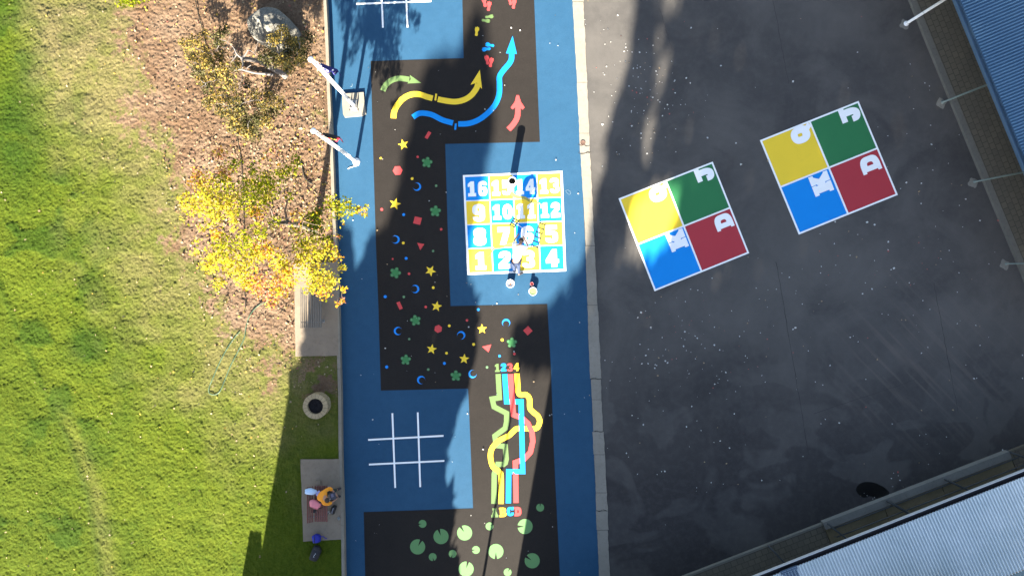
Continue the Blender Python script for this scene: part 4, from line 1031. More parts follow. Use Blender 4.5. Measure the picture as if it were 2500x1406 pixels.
def grow(root, trunk_pts, trunk_r, targets, rng, m_t, m_l, tip=.008, thick=.012):
    """trunk as given, then every target joined to the nearest grown point by a bent limb"""
    mb = MB(); mb.tube(trunk_pts, trunk_r, 10); mb.build('trunk', m_t, root, True)
    nodes = [(Vector(p), r) for p, r in zip(trunk_pts[1:], trunk_r[1:])]; base = nodes[-1][0]
    if thick > .02: nodes = nodes[-1:]
    order = sorted(targets, key=lambda t: (Vector(t)-base).length); mb = MB()
    for t in order:
        t = Vector(t); nb, r = min(nodes, key=lambda q: (q[0]-t).length+.25*(q[0].z > t.z+.3)); L = (t-nb).length
        if L < .05: continue
        side = Vector((rng.normal(), rng.normal(), rng.normal()*.6)).normalized()*L*.13
        mid = lerp(nb, t, .5)+side+Vector((0, 0, .06*L)); q1 = lerp(nb, t, .22)+side*.6; r1 = max(tip, min(r*.62, thick+.03*L))
        mb.tube([nb, q1, mid, lerp(mid, t, .55), t], [r1, r1*.92, r1*.75, r1*.6, max(tip*.6, r1*.42)], 6); nodes += [(mid, r1*.75), (t, r1*.5)]
    mb.build('branches', m_l, root, True)
# --- autumn tree
O3 = lambda x, y: (400+x*.306, 330+y*.306)
AC = [(440,150,15,'R',4.2),(480,290,17,'R',4.4),(290,390,22,'O',4.6),(260,310,15,'R',4.6),(560,230,17,'G',4.0),(470,370,22,'YG',4.5),(700,280,11,'G',3.8),(760,400,32,'YG',4.1),(850,400,28,'YG',3.7),(1000,280,18,'YG',3.2),(1060,200,12,'G',3.1),(940,310,15,'YG',3.3),(650,450,24,'G',3.8),(870,120,17,'r',3.2),
 (180,520,18,'Y',4.7),(240,570,22,'Y',4.9),(350,480,29,'Y',5.0),(430,560,29,'Y',5.2),(530,520,25,'Y',5.0),(400,680,20,'Y',5.2),(560,640,18,'Y',5.3),(700,560,24,'YG',5.0),(800,520,18,'YG',4.3),(740,620,18,'O',5.0),(880,700,14,'YG',4.6),(750,770,19,'YG',5.4),(1000,480,11,'YG',3.2),(1060,640,12,'o',3.6),
 (1230,620,14,'G',3.0),(1340,540,17,'YG',3.3),(1400,600,22,'YG',3.4),(1450,540,13,'YG',3.3),(1500,600,13,'YG',3.2),(1560,600,11,'O',3.2),(1610,575,7,'Y',3.1),(1600,630,7,'Y',3.1),(1200,700,20,'G',3.2),(1200,780,20,'G',3.3),(1290,845,15,'G',3.2),(1390,810,8,'o',3.0),(1100,870,19,'YG',3.7),(1150,940,29,'Y',3.8),(1280,930,25,'Y',3.6),(1340,900,13,'o',3.4),(1390,970,14,'o',3.3),(1420,1060,10,'Y',3.2),
 (1170,1080,26,'Y',3.7),(1250,1150,29,'Y',3.6),(1280,1250,18,'O',3.4),(1350,1170,16,'Y',3.4),(1430,1225,8,'O',3.2),(1415,1320,7,'R',3.1),(1385,1350,6,'o',3.1),(1170,1225,15,'Y',3.5),(1180,660,20,'G',3.1),(1060,760,16,'YG',3.4),(900,1180,20,'R',4.1),(700,1200,16,'O',4.3),(1100,1000,16,'Y',3.9),
 (420,800,15,'O',5.2),(480,870,22,'YG',5.2),(400,980,26,'Y',5.0),(350,1050,18,'Y',4.8),(440,1180,14,'Y',4.5),(520,1000,29,'Y',5.1),(620,1060,27,'Y',4.9),(640,1180,16,'Y',4.5),(700,960,24,'Y',5.0),(780,900,22,'O',4.9),(840,950,21,'O',4.6),(640,850,22,'YG',5.4),(740,1140,20,'R',4.4),(770,1230,22,'R',4.2),(855,1335,15,'R',3.9),(920,1250,17,'O',4.0),(960,1100,25,'O',4.2),(1005,1170,16,'O',4.0),(920,1020,20,'Y',4.4),(260,850,10,'y',4.8),(250,940,11,'y',4.7),(300,740,9,'y',5.0),(560,760,10,'y',5.5),(330,620,12,'Y',5.1)]
def autumn():
    rng = np.random.default_rng(3); base = P(772, 560, LZ); root = empty('autumn_tree', base)
    tag(root, 'autumn tree with a yellow, green and red crown beside the blue strip', 'tree')
    tr = [base+Vector((0, 0, -.1)), base+Vector((-.02, 0, .8)), base+Vector((-.05, .03, 1.7)), base+Vector((-.12, .03, 2.6)), base+Vector((-.25, .0, 3.6))]
    tg = []; cen = []; siz = []; mi = []; idx_ = {'Y': 0, 'YG': 1, 'G': 2, 'O': 3, 'R': 4}
    for x, y, r, k, z in AC:
        a, b = O3(x, y); c_ = P(a, b, z); tg.append(c_); rw = r*K*(H-z)/H; dens = .75 if k in 'yor' else 1.45
        n = int(dens*(rw/.3)**2*150)+6
        q = rng.normal(size=(n, 3)); q /= np.linalg.norm(q, axis=1)[:, None]; q *= (rng.random(n)**.55)[:, None]*rw*1.38
        q[:, 2] *= .8; cen.append(np.array(c_)+q); siz.append(rng.uniform(.05, .10, n))
        k0 = idx_[k.upper()]; alt = {0: [0, 0, 0, 0, 1], 1: [1, 1, 1, 0, 2], 2: [2, 2, 1, 2, 1], 3: [3, 3, 3, 0, 1, 4], 4: [4, 4, 3, 4, 0]}[k0]
        mi.append(rng.choice(alt, n))
    for j in range(26):
        a_, b_ = rng.uniform(450, 830), rng.uniform(400, 725)
        if ((a_-640)/200)**2+((b_-560)/175)**2 > 1: continue
        c_ = P(a_, b_, rng.uniform(3.4, 5.0)); tg.append(c_); n = 16; cen.append(np.array(c_)+rng.normal(size=(n, 3))*.16); siz.append(rng.uniform(.05, .1, n)); mi.append(rng.choice([0, 0, 1, 3, 4], n))
    grow(root, tr, [.13, .105, .095, .08, .05], tg, rng, BARK, BARKB)
    V_, F_ = leafcloud(np.vstack(cen), np.concatenate(siz), rng, .8)
    mesh_np('crown', V_, F_, [L_YEL, L_YG, L_GRN, L_ORG, L_RED], np.concatenate(mi), root)
autumn()
# --- gnarled sparse tree over the bed
GC = [(455,108,16,'T'),(478,104,17,'T'),(497,128,18,'T'),(500,160,17,'T'),(492,196,13,'T'),(515,150,20,'O'),(522,190,20,'O'),(548,172,18,'T'),(560,205,22,'O'),(530,235,18,'T'),(508,252,14,'T'),(542,270,16,'O'),(568,285,20,'O'),(592,296,22,'D'),(612,305,20,'D'),(640,284,20,'O'),(664,272,16,'D'),(600,322,18,'T'),(655,232,16,'O'),(690,77,16,'T'),(668,98,16,'T'),(704,100,18,'O'),(730,112,18,'O'),(752,96,17,'D'),(663,150,18,'D'),(692,148,18,'O'),(722,138,18,'D'),(706,164,16,'T'),(640,142,12,'D'),(548,74,14,'D'),(498,84,12,'T'),(535,118,16,'O'),(580,240,15,'O'),(628,250,14,'T'),(745,128,14,'D'),(590,265,14,'D')]
def gnarled():
    rng = np.random.default_rng(5); base = P(694, 184, LZ); root = empty('gnarled_tree', base)
    tag(root, 'gnarled sparse tree with grey forked limbs and olive foliage beside the boulder', 'tree')
    Z_ = lambda a, b, z: P(a, b, z)
    tr = [base+Vector((.03, -.03, -.08)), base+Vector((0, 0, .1)), Z_(668, 170, .75), Z_(632, 150, 1.45), Z_(590, 142, 2.05)]
    tg = []; cen = []; siz = []; mi = []; ix = {'O': 0, 'T': 1, 'D': 2}
    for a_, b_ in ((470, 140), (485, 175), (505, 215), (540, 140), (575, 160), (560, 245), (580, 262), (620, 230), (645, 255), (620, 325), (575, 310), (650, 300), (680, 250), (720, 115), (735, 150), (700, 125), (660, 130), (625, 290), (530, 95), (600, 205)): GC.append((a_, b_, float(rng.uniform(12, 20)), 'OTD'[int(rng.integers(0, 3))]))
    limbs = [(572, 120, 2.2), (551, 100, 2.35), (535, 96, 2.4), (606, 122, 2.1), (630, 103, 2.15), (648, 104, 2.15), (592, 165, 2.15), (592, 195, 2.25), (586, 222, 2.3), (600, 250, 2.35), (592, 275, 2.4), (668, 118, 2.2)]
    tg = [Z_(*l) for l in limbs]; grey = list(tg)
    for a, b, r, k in GC:
        z = float(rng.uniform(1.1, 2.35)); c_ = P(a, b, z); tg.append(c_); rw = r*K*(H-z)/H
        for j in range(3): tg.append(c_+Vector(rng.normal(size=3)*rw*.6))
        n = int((rw/.25)**2*330); q = rng.normal(size=(n, 3)); q /= np.linalg.norm(q, axis=1)[:, None]; q *= (rng.random(n)**.5)[:, None]*rw*1.25
        cen.append(np.array(c_)+q*np.array([1, 1, .7])); siz.append(rng.uniform(.035, .085, n)); k0 = ix[k]
        mi.append(rng.choice({0: [0, 0, 1, 1, 2], 1: [1, 1, 1, 0, 2], 2: [2, 0, 0, 2]}[k0], n))
    grow(root, tr, [.12, .10, .085, .075, .065], tg, rng, BARKP, BARKP, .010, .028)
    V_, F_ = leafcloud(np.vstack(cen), np.concatenate(siz), rng, .5); mesh_np('crown', V_, F_, [L_OLV, L_TAN, L_DRK], np.concatenate(mi), root)
gnarled()
mb = MB(); zb_ = LZ+.06
mb.tube([P(a, b, zb_) for a, b in cr([(572, 172), (588, 170), (605, 174), (625, 179), (650, 181), (668, 184)], 4)], [.03]*4+[.04]*12+[.05]*5, 8)
mb.tube([P(a, b, zb_+.03) for a, b in cr([(600, 173), (604, 166), (612, 160)], 3)], .018, 6)
tag(mb.build('fallen_branch', BARKP, None, True), 'pale fallen branch lying on the mulch under the gnarled tree', 'branch')
# --- small green plant at the top edge
rng = np.random.default_rng(8); p = P(316, 4, LZ+.2); root = empty('leafy_weed', (p.x, p.y, LZ)); tag(root, 'bright green leafy plant cut by the top edge of the lawn', 'plant')
cen = np.array(p)+rng.normal(size=(220, 3))*np.array([.26, .10, .07]); V_, F_ = leafcloud(cen, rng.uniform(.05, .11, 220), rng, .8); mesh_np('foliage', V_, F_, [L_YG, L_GRN], rng.integers(0, 2, 220), root)
mb = MB()
for i in range(6): a = cen[i*9]; mb.tube([(p.x+(a[0]-p.x)*.3, p.y, LZ), tuple(a)], .006, 5)
mb.build('stem', L_GRN, root)

# ================================================================== SHADE TREES beyond the frame (unseen, crowns shaped to cast the long shadows)
M1 = [(640, 1490), (660, 1368), (690, 1252), (705, 1092), (722, 932), (745, 860), (763, 762), (783, 662), (806, 570), (820, 545), (836, 545), (850, 590), (866, 690), (880, 655), (897, 605), (918, 585), (940, 575), (1010, 540),
      (1150, 560), (1132, 640), (1146, 685), (1166, 745), (1152, 880), (1131, 960), (1097, 1055), (1080, 1150), (1108, 1245), (1100, 1300), (1118, 1406), (1122, 1480)]
M2 = [(925, 640), (945, 560), (965, 500), (990, 380), (1000, 320), (1028, 235), (1043, 168), (1085, 150), (1124, 142), (1138, 95), (1150, 48), (1166, 20), (1184, 50), (1191, 130), (1205, 220), (1196, 345), (1176, 400), (1176, 480), (1152, 560), (1135, 640)]
M3 = [(1262, 882), (1256, 872), (1258, 802), (1290, 776), (1335, 760), (1362, 726), (1400, 690), (1425, 640), (1440, 580), (1455, 500), (1478, 400), (1500, 260), (1535, 160), (1556, 0), (1562, -80), (2200, -500), (2650, -500), (2650, 1250), (2300, 1380), (1700, 1300), (1420, 1150), (1350, 900)]
HA = [(1590, -120), (1668, -120), (1652, 40), (1642, 130), (1600, 350), (1568, 450), (1556, 430), (1588, 220), (1606, 80)]
HB = [(1540, 480), (1600, 440), (1655, 450), (1668, 480), (1645, 560), (1622, 612), (1565, 640), (1508, 662), (1494, 640), (1524, 560)]
def canopy(name, label, poly, yT, spread, n, holes=(), xr=None, size=(.28, .55), trunks=(), seed=0, group='unseen trees south of the yard, shaped to cast the shade'):
    rng = np.random.default_rng(seed); A_ = np.array(poly); lo = A_.min(0); hi = A_.max(0); pts = []
    while len(pts) < n:
        q = rng.uniform(lo, hi, (4000, 2)); ok = inpoly(q[:, 0], q[:, 1], poly)
        if xr is not None: ok &= (q[:, 0] >= xr[0]) & (q[:, 0] < xr[1])
        for h, keep in holes:
            ins = inpoly(q[:, 0], q[:, 1], h); ok &= ~ins | (rng.random(len(q)) < keep)
        pts.extend(q[ok].tolist())
    pts = np.array(pts[:n]); gx = (pts[:, 0]-NX)*K; gy = (NY-pts[:, 1])*K
    yt = yT+rng.normal(size=n)*spread; t = gy-yt; C = np.stack([gx-SHX*t, yt, t*TANE], 1)
    root = empty(name, (float(C[:, 0].mean()), yT, 0)); tag(root, label, 'tree', group)
    V_, F_ = leafcloud(C, rng.uniform(*size, n), rng); mesh_np('crown', V_, F_, L_GUM, None, root)
    zc = float(np.percentile(C[:, 2], 60)); xm = float(np.median(C[:, 0])); mb = MB()
    mb.tube([(xm, yT, -.3), (xm+.1, yT, zc*.4), (xm-.1, yT+.1, zc*.8), (xm, yT, zc)], [.30, .24, .17, .09], 10); mb.build('trunk', BARK, root, True)
    mb = MB()
    for k in range(16):
        e = C[rng.integers(0, n)]; z0 = min(e[2]*.8, zc*rng.uniform(.5, .95)); mb.tube([(xm, yT, z0), ((xm+e[0])/2, (yT+e[1])/2, (z0+e[2])/2+.2), tuple(e)], [.09, .06, .02], 6)
    mb.build('limbs', BARK, root, True)
canopy('unseen_shade_tree', 'unseen broad tree shaped to cast shade, south of the garden bed, left one of the row', M1, -19, 1.2, 3400, xr=(560, 860), seed=1)
canopy('unseen_shade_tree', 'unseen broad tree shaped to cast shade, south of the dark path, second in the row', M1, -20, 1.2, 3600, xr=(860, 1200), seed=2)
canopy('unseen_shade_tree', 'unseen narrow tree further south, shaped to cast a column of shade up the path', M2, -34, 1.2, 1900, seed=3)
canopy('unseen_shade_tree', 'unseen tree shaped to cast shade, behind the pale roofed building, left one', M3, -31, 1.4, 4000, ((HA, .10), (HB, .0)), (1250, 1680), seed=4)
canopy('unseen_shade_tree', 'unseen tree shaped to cast shade, behind the pale roofed building, middle one', M3, -33, 1.6, 8200, (), (1680, 2150), (.35, .65), seed=5)
canopy('unseen_shade_tree', 'unseen tree shaped to cast shade, behind the pale roofed building, right one', M3, -35, 1.6, 9500, (), (2150, 2650), (.35, .7), seed=6)
g0_ = P(640, 1287, LZ); t_ = g0_.y+14.2; lx = g0_.x-SHX*t_; g1_ = P(715, 905, LZ); zt_ = LZ+(g1_.y+14.2)*TANE  # unseen block added to give the grass its straight shade edge
root = empty('shade_block', (lx+2.4, -16, 0)); tag(root, 'unseen cream block added south of the lawn to throw a straight shade edge', 'building')
mb = MB(); mb.box((lx+2.45, -16.0, zt_/2-.06), (4.7, 3.4, zt_-.12)); mb.build('wall', simple('shade_block_cream', (.35, .31, .25), .85, .12, 3), root)  # body of the unseen shade block
mb = MB(); mb.box((lx+2.45, -16.0, zt_), (4.9, 3.6, .12)); mb.build('roof', simple('shade_block_grey', (.2, .2, .2), .8), root)  # top slab of the unseen shade block
g2_ = P(604, 1330, LZ); wx = g2_.x-SHX*(g2_.y+14.2); g3_ = P(610, 1297, LZ); wz = LZ+(g3_.y+14.2)*TANE; mb = MB(); mb.box(((wx+lx)/2-.003, -15.2, wz/2), (lx-wx, 2.0, wz)); mb.build('shade_wing', simple('shade_wing_brick', (.2, .09, .06), .9), root)  # lower wing added for the step in that shade edge
# light pole just south of the frame: its thin shadow crosses the maze
bx = P(1139, 1650); root = empty('lamp_post', (bx.x, bx.y, 0)); tag(root, 'slim lamp post south of the dark path, casting a thin shadow', 'lamp post')
mb = MB(); mb.tube([(bx.x, bx.y, 0), (bx.x, bx.y, 2.5), (bx.x, bx.y, 5.1)], [.055, .045, .035], 12); mb.build('pole', STEEL, root, True)
mb = MB(); mb.lathe((bx.x, bx.y, 5.1), [(.04, 0), (.09, .05), (.10, .12), (.05, .17), (0, .18)], 16); mb.build('lamp_head', STEEL, root, True)

# ================================================================== BUILDINGS
def corr(root, name, m, o, along, up, L, D, rise, period=.100, amp=.034, n=8, thick=.02):
    """corrugated sheet: o = eave corner, ridges run along 'up' and rise"""
    k = int(L/period*n); t = np.linspace(0, L, k+1); zz_ = amp*np.clip(1.5*np.cos(t/period*2*math.pi), -1, 1)
    A_ = np.array(o)[None, :]+t[:, None]*np.array([along.x, along.y, 0])[None, :]; A_[:, 2] += zz_
    rows = [A_]
    for f in (.5, 1.0): B_ = A_+np.array([up.x*D*f, up.y*D*f, rise*f]); rows.append(B_)
    V_ = np.vstack(rows); F_ = []
    for r in range(2):
        i = np.arange(k)+r*(k+1); F_.append(np.stack([i, i+1, i+1+k+1, i+k+1], 1))
    F_ = np.vstack(F_)
    cx = Vector(V_[F_[0][1]]-V_[F_[0][0]]).cross(Vector(V_[F_[0][3]]-V_[F_[0][0]]))
    if cx.z < 0: F_ = F_[:, ::-1]
    return mesh_np(name, V_, F_, m, None, root, True)
def roofmat(name, col, col2, rough=.35, metal=.0, spec=.25):
    m, nt, b = mat(name); f = noise(nt, .9, 4, .6); g = noise(nt, 14, 4, .7)
    c = mix(nt, ramp(nt, f, [(.3, 0.0), (.7, 1.0)]), col, col2); c = mix(nt, mth(nt, 'MULTIPLY', ramp(nt, g, [(.55, 0.0), (.8, 1.0)]), .35), c, [x*.6 for x in col])
    nt.links.new(c, b.inputs['Base Color']); b.inputs['Roughness'].default_value = rough; b.inputs['Metallic'].default_value = metal; b.inputs['Specular IOR Level'].default_value = spec
    return m
RBLUE = roofmat('blue_steel_roof', (.085, .165, .255), (.105, .195, .29), .32, .45, .4)
RPALE = roofmat('pale_steel_roof', (.50, .565, .58), (.60, .655, .67), .30, .5, .4)
GUTB = simple('blue_gutter', (.06, .11, .17), .4, .15, 5, spec=.5); GUTG = simple('grey_green_gutter', (.13, .18, .18), .4, .15, 5, spec=.5)
POSTG = simple('grey_green_post', (.14, .18, .165), .45, .2, 9, spec=.5); POSTD = simple('dark_post', (.022, .028, .034), .5, .2, 9, spec=.4)
WALLM = simple('cream_wall', (.35, .31, .25), .85, .12, 3); BLKG = simple('black_gutter', (.008, .008, .012), .5, .2, 5); WEDGE = simple('pale_gutter_edge', (.42, .43, .45), .4, .1, 5)
# blue roofed covered walk
zE = 2.35; e0_ = P(2332, 0, zE); e1_ = P(2500, 409, zE); al = (e1_-e0_); al.z = 0; al.normalize(); up = Vector((-al.y, al.x, 0))
if up.x < 0: up = -up
root = empty('blue_roof_building', (e1_.x+2, e1_.y, 0)); tag(root, 'building with a blue corrugated roof beyond the brick path', 'building')
o0 = e0_-al*6.0+up*.10; corr(root, 'roof', RBLUE, (o0.x, o0.y, zE+.03), al, up, 17.0, 5.2, .75)
mb = MB(); ang = math.atan2(al.y, al.x); c_ = e0_+al*2.5+up*.02
for (dn, w, dz, h_) in ((-.045, .016, 0, .12), (.10, .016, 0, .12)): q = c_+up*dn; mb.box((q.x, q.y, zE-.03), (17, w, h_), ang)
q = c_+up*.03; mb.box((q.x, q.y, zE-.083), (17, .13, .014), ang); mb.build('gutter', GUTB, root)
mb = MB(); q = c_+up*2.6; mb.box((q.x+up.x*1.2, q.y+up.y*1.2, 1.15), (16.6, 3.4, 2.25), ang); mb.build('wall', WALLM, root)
def post(px, py, r, m, label, name='verandah_post', hgt=2.3, patch=True, arm=None, group='posts along the brick path', seed=0):
    b = P(px, py, .02); root = empty(name, (b.x, b.y, 0)); tag(root, label, 'post', group)
    mb = MB(); mb.tube([(b.x, b.y, 0), (b.x, b.y, hgt*.5), (b.x, b.y, hgt)], r, 12); mb.build('shaft', m, root, True)
    mb = MB(); mb.lathe((b.x, b.y, 0), [(r*1.9, .008), (r*1.9, .025), (r*1.05, .03)], 14); mb.build('base_plate', m, root, True)
    if patch:
        rr = random.Random(seed); pts = []
        for i in range(20):
            t = 2*math.pi*i/20; k = max(abs(math.cos(t+.4)), abs(math.sin(t+.4))); q = (.15/k)*rr.uniform(.9, 1.12); pts.append((b.x-.05+q*math.cos(t), b.y-.03+q*math.sin(t)))
        mb = MB(); mb.flat([pts], .005); mb.build('footing', PATCH, root)
    return root
r1 = post(2213, 58, .047, PAINTW, 'white pole at the top of the brick path', 'white_pole', 2.6, True, seed=1)
b = P(2213, 58)
for z in (.12, 1.05):
    mb = MB(); mb.lathe((b.x, b.y, z), [(.056, 0), (.061, .005), (.061, .02), (.056, .025)], 14); mb.build('band', STEEL, r1, True)
post(2302, 250, .032, POSTG, 'grey green post upper of three along the blue roof gutter', seed=2)
post(2380, 444, .027, POSTG, 'grey green post middle of three along the blue roof gutter', seed=3)
post(2457, 644, .024, POSTG, 'grey green post lowest of three along the brick path', seed=4)
# pale roofed building
zG = 2.45; g0 = P(1844, 1406, zG); g1 = P(2500, 1148, zG); al = g1-g0; al.z = 0; al.normalize(); up = Vector((-al.y, al.x, 0))
if up.y > 0: up = -up
ang = math.atan2(al.y, al.x); root = empty('pale_roof_building', (g0.x+2, g0.y-3, 0)); tag(root, 'building with a pale corrugated verandah roof and dark gutter at the lower right', 'building')
o0 = g0-al*7.0+up*.16; corr(root, 'roof', RPALE, (o0.x, o0.y, zG+.02), al, up, 24, 2.55, .28)
mid = g0+al*5.0
mb = MB(); q = mid+up*.075; mb.box((q.x, q.y, zG-.07), (24, .15, .012), ang); q = mid+up*.158; mb.box((q.x, q.y, zG-.03), (24, .012, .07), ang); mb.build('gutter', BLKG, root)
mb = MB(); q = mid-up*.006; mb.box((q.x, q.y, zG-.02), (24, .022, .11), ang); mb.build('gutter_lip', WEDGE, root)
q = mid+up*2.82; mb = MB(); mb.box((q.x, q.y, zG+.30), (24, .20, .03), ang); mb.build('flashing', GUTG, root)
mb = MB(); q = mid+up*2.99; mb.box((q.x, q.y, zG+.33), (24, .10, .05), ang); mb.build('upper_gutter', BLKG, root)
o1 = g0-al*7.0+up*3.06; corr(root, 'upper_roof', RPALE, (o1.x, o1.y, zG+.36), al, up, 24, 7.0, 1.9)
# end block whose corner throws the straight shadow edge
cb = P(1200, 1765); q = cb+al*8.0+up*2.0; mb = MB(); mb.box((q.x, q.y, 2.85), (16.0, 4.0, 5.7), ang); o = mb.build('wall', WALLM, root)
q0 = mid+up*1.4; mb = MB(); q0 = mid+up*2.75; mb.box((q0.x, q0.y, 1.2), (24, .14, 2.4), ang); mb.build('front_wall', WALLM, root)
VENT = simple('blue_grey_vent', (.16, .22, .30), .4, .1, 8); 
mb = MB(); vq = P(1927, 1391, zG+.1); t_ = Matrix.Rotation(math.atan2(.28, 2.55)*-1, 3, 'X')
fr = []
for i in range(3):
    for j in range(9):
        q = vq+al*((i-1)*.17)+up*(j*.052+.0); mb.box((q.x, q.y, zG+.07+j*.0057), (.15, .022, .02), ang)
mb.build('roof_vent', VENT, root)
mb = MB(); q = vq+up*.21; mb.box((q.x, q.y, zG+.052), (.54, .50, .02), ang); mb.build('vent_tray', simple('vent_dark', (.07, .10, .15)), root)
POSTS = [(1873.5, 1329, .03), (2014.6, 1273, .03), (2159, 1217, .045), (2298, 1165, .035), (2459, 1101, .033)]
LBL = ['dark verandah post standing in the brick path, leftmost below the yard', 'dark verandah post where brick meets concrete path', 'thick dark verandah post beside the black wet patch', 'dark verandah post right of the wet patch', 'dark verandah post nearest the right edge']
for (a, b, r), l in zip(POSTS, LBL): post(a, b, r, POSTD, l, hgt=2.42, patch=False, group='posts under the pale roof')
rr_ = empty('handrail', P(2230, 1200, 0)); tag(rr_, 'dark two bar railing between the verandah posts', 'railing')
for zr, nd, s0, s1 in ((.95, 26, 352, 1100), (.45, 12, 362, 838)):
    mb = MB(); pts = [P(*pp(s, nd), zr) for s in np.linspace(s0, s1, 14)]
    # measure at the rail's own height so it runs along the post line
    base = [P(*pp(s, 2+nd*.25), .0) for s in np.linspace(s0, s1, 14)]; pts = [Vector((q.x, q.y, zr)) for q in base]
    pts = [pts[0]+Vector((-.03, -.02, -.10))]+pts; mb.tube(pts, .022, 8); mb.build('rail', POSTD, rr_, True)

# ================================================================== LITTER (uncountable)
def litter(name, pts, sizes, mats, mi, label, lift=.02, tilt=.5, seed=0, zfun=None):
    rng = np.random.default_rng(seed); n = len(pts); C = np.array([P(a, b, (zfun(a, b) if zfun else .004)) for a, b in pts]); C[:, 2] += lift+rng.random(n)*.02*tilt
    th = rng.uniform(0, 2*math.pi, n); S_ = np.asarray(sizes)[:, None]; a = np.stack([np.cos(th), np.sin(th), rng.normal(size=n)*tilt*.5], 1); b = np.stack([-np.sin(th), np.cos(th), rng.normal(size=n)*tilt*.5], 1)
    k = rng.uniform(.3, .5, n)[:, None]; up_ = np.array([0, 0, 1])[None, :]*S_*.18*tilt
    V_ = np.stack([C-a*S_*.5, C+b*S_*k+up_, C+a*S_*.5, C-b*S_*k+up_*.5], 1).reshape(-1, 3)
    o = mesh_np(name, V_, np.arange(4*n).reshape(n, 4), mats, mi); tag(o, label, 'leaf litter', kind='stuff'); return o
def dry(name, c): return simple(name, c, .9, .25, 20)
DL = [dry('dry_leaf_tan', (.17, .12, .065)), dry('dry_leaf_pale', (.23, .18, .11)), dry('dry_leaf_brown', (.07, .04, .02)), dry('dry_leaf_pink', (.20, .085, .06)), dry('dry_leaf_yellow', (.26, .18, .03))]
rng = np.random.default_rng(21)
q = rng.uniform((250, -40), (830, 920), (16000, 2)); w = (1-sstep(-40, 40, polydist(q[:, 0], q[:, 1], MULCH)))*(.10+.9*np.exp(-(((q[:, 0]-690)/170)**2+((q[:, 1]-470)/240)**2)))
exs = np.array([edge_x(t) for t in q[:, 1]]); ok = (rng.random(len(q)) < w) & (q[:, 0] < exs-1) & ~((q[:, 0] > 717) & (q[:, 1] > 642) & (q[:, 1] < 870))
q = q[ok][:6500]
litter('fallen_leaves', q, rng.uniform(.035, .10, len(q)), DL, rng.choice([0, 0, 1, 1, 2, 2, 3, 4], len(q)), 'drift of dry tan and pink leaves over the garden bed', .012, .9, 1, lawn_z)
q = rng.uniform((-20, -20), (830, 1420), (1500, 2)); dd_ = polydist(q[:, 0], q[:, 1], MULCH); exs = np.array([edge_x(t) for t in q[:, 1]])
ok = (rng.random(len(q)) < .12+.8*np.exp(-np.maximum(dd_, 0)/120)) & (q[:, 0] < exs-2); q = q[ok]
litter('lawn_leaves', q, rng.uniform(.035, .085, len(q)), [DL[1], DL[4], DL[0]], rng.choice([0, 0, 1, 2], len(q)), 'scattered pale leaves lying on the lawn', .02, .9, 2, lawn_z)
PETW = simple('white_petal', (.42, .42, .40), .8, .1, 20); PETR = simple('red_petal', (.28, .08, .07), .8, .1, 20); PETT = simple('tan_petal', (.24, .18, .11), .8, .1, 20)
cl = [(1590, 190, 55, 70, 70), (1560, 300, 45, 60, 50), (1640, 260, 60, 80, 40), (1620, 840, 110, 90, 130), (1830, 830, 120, 80, 60), (2180, 640, 140, 100, 60), (2300, 420, 90, 200, 50), (2330, 180, 60, 110, 40), (1480, 150, 35, 100, 30), (2260, 1215, 110, 40, 90), (2060, 800, 200, 160, 70), (1700, 1100, 150, 130, 50), (2000, 500, 300, 300, 80), (2350, 900, 90, 150, 30)]
pts = np.vstack([np.array([[a, b]])+rng.normal(size=(n, 2))*np.array([[c, d]]) for a, b, c, d, n in cl])
def in_yard(a, b): return a > xat(RJ, b)+1 and not inpoly(np.array([a]), np.array([b]), [(1510, 485), (1740, 395), (1829, 618), (1598, 711)])[0] and not inpoly(np.array([a]), np.array([b]), [(1855, 343), (2096, 247), (2192, 476), (1950, 573)])[0] and (a-2221)*.923-(b)*.377 < -3 and (b-1403)*.934+(a-1680)*.36 < -3
pts = pts[RNG.random(len(pts)) < .75]; pts = np.array([t for t in pts if in_yard(*t)]); ys_ = pts[:, 1]
keep = ~((ys_ > 1150) & (pts[:, 0] > 2300) & (ys_ < 1160)); pts = pts[keep]
litter('yard_litter', pts, np.clip(rng.lognormal(-3.15, .38, len(pts)), .022, .085), [PETW, PETR, PETT], rng.choice([0, 0, 0, 0, 0, 0, 1, 2], len(pts)), 'white petals and bits scattered over the asphalt', .003, .7, 3)
pts = rng.uniform((835, 0), (1440, 1406), (75, 2)); pts = np.array([t for t in pts if edge_x(t[1])+14 < t[0] < xat(LJ, t[1])-3 and not (1125 < t[0] < 1390 and 410 < t[1] < 675)])
pts = np.vstack([pts, [(1357, 391), (1362, 113), (1203, 745), (1213, 741), (1150, 694), (1342, 1013), (1347, 1011), (1378, 1010), (1415, 787), (900, 166), (1403, 569), (1161, 738), (862, 538), (884, 681), (841, 250), (846, 238)]])
litter('strip_litter', pts, np.clip(rng.lognormal(-3.3, .4, len(pts)), .018, .075), [PETW, PETT], rng.choice([0, 0, 0, 1], len(pts)), 'tiny white bits scattered on the painted strip', .014, .8, 4)

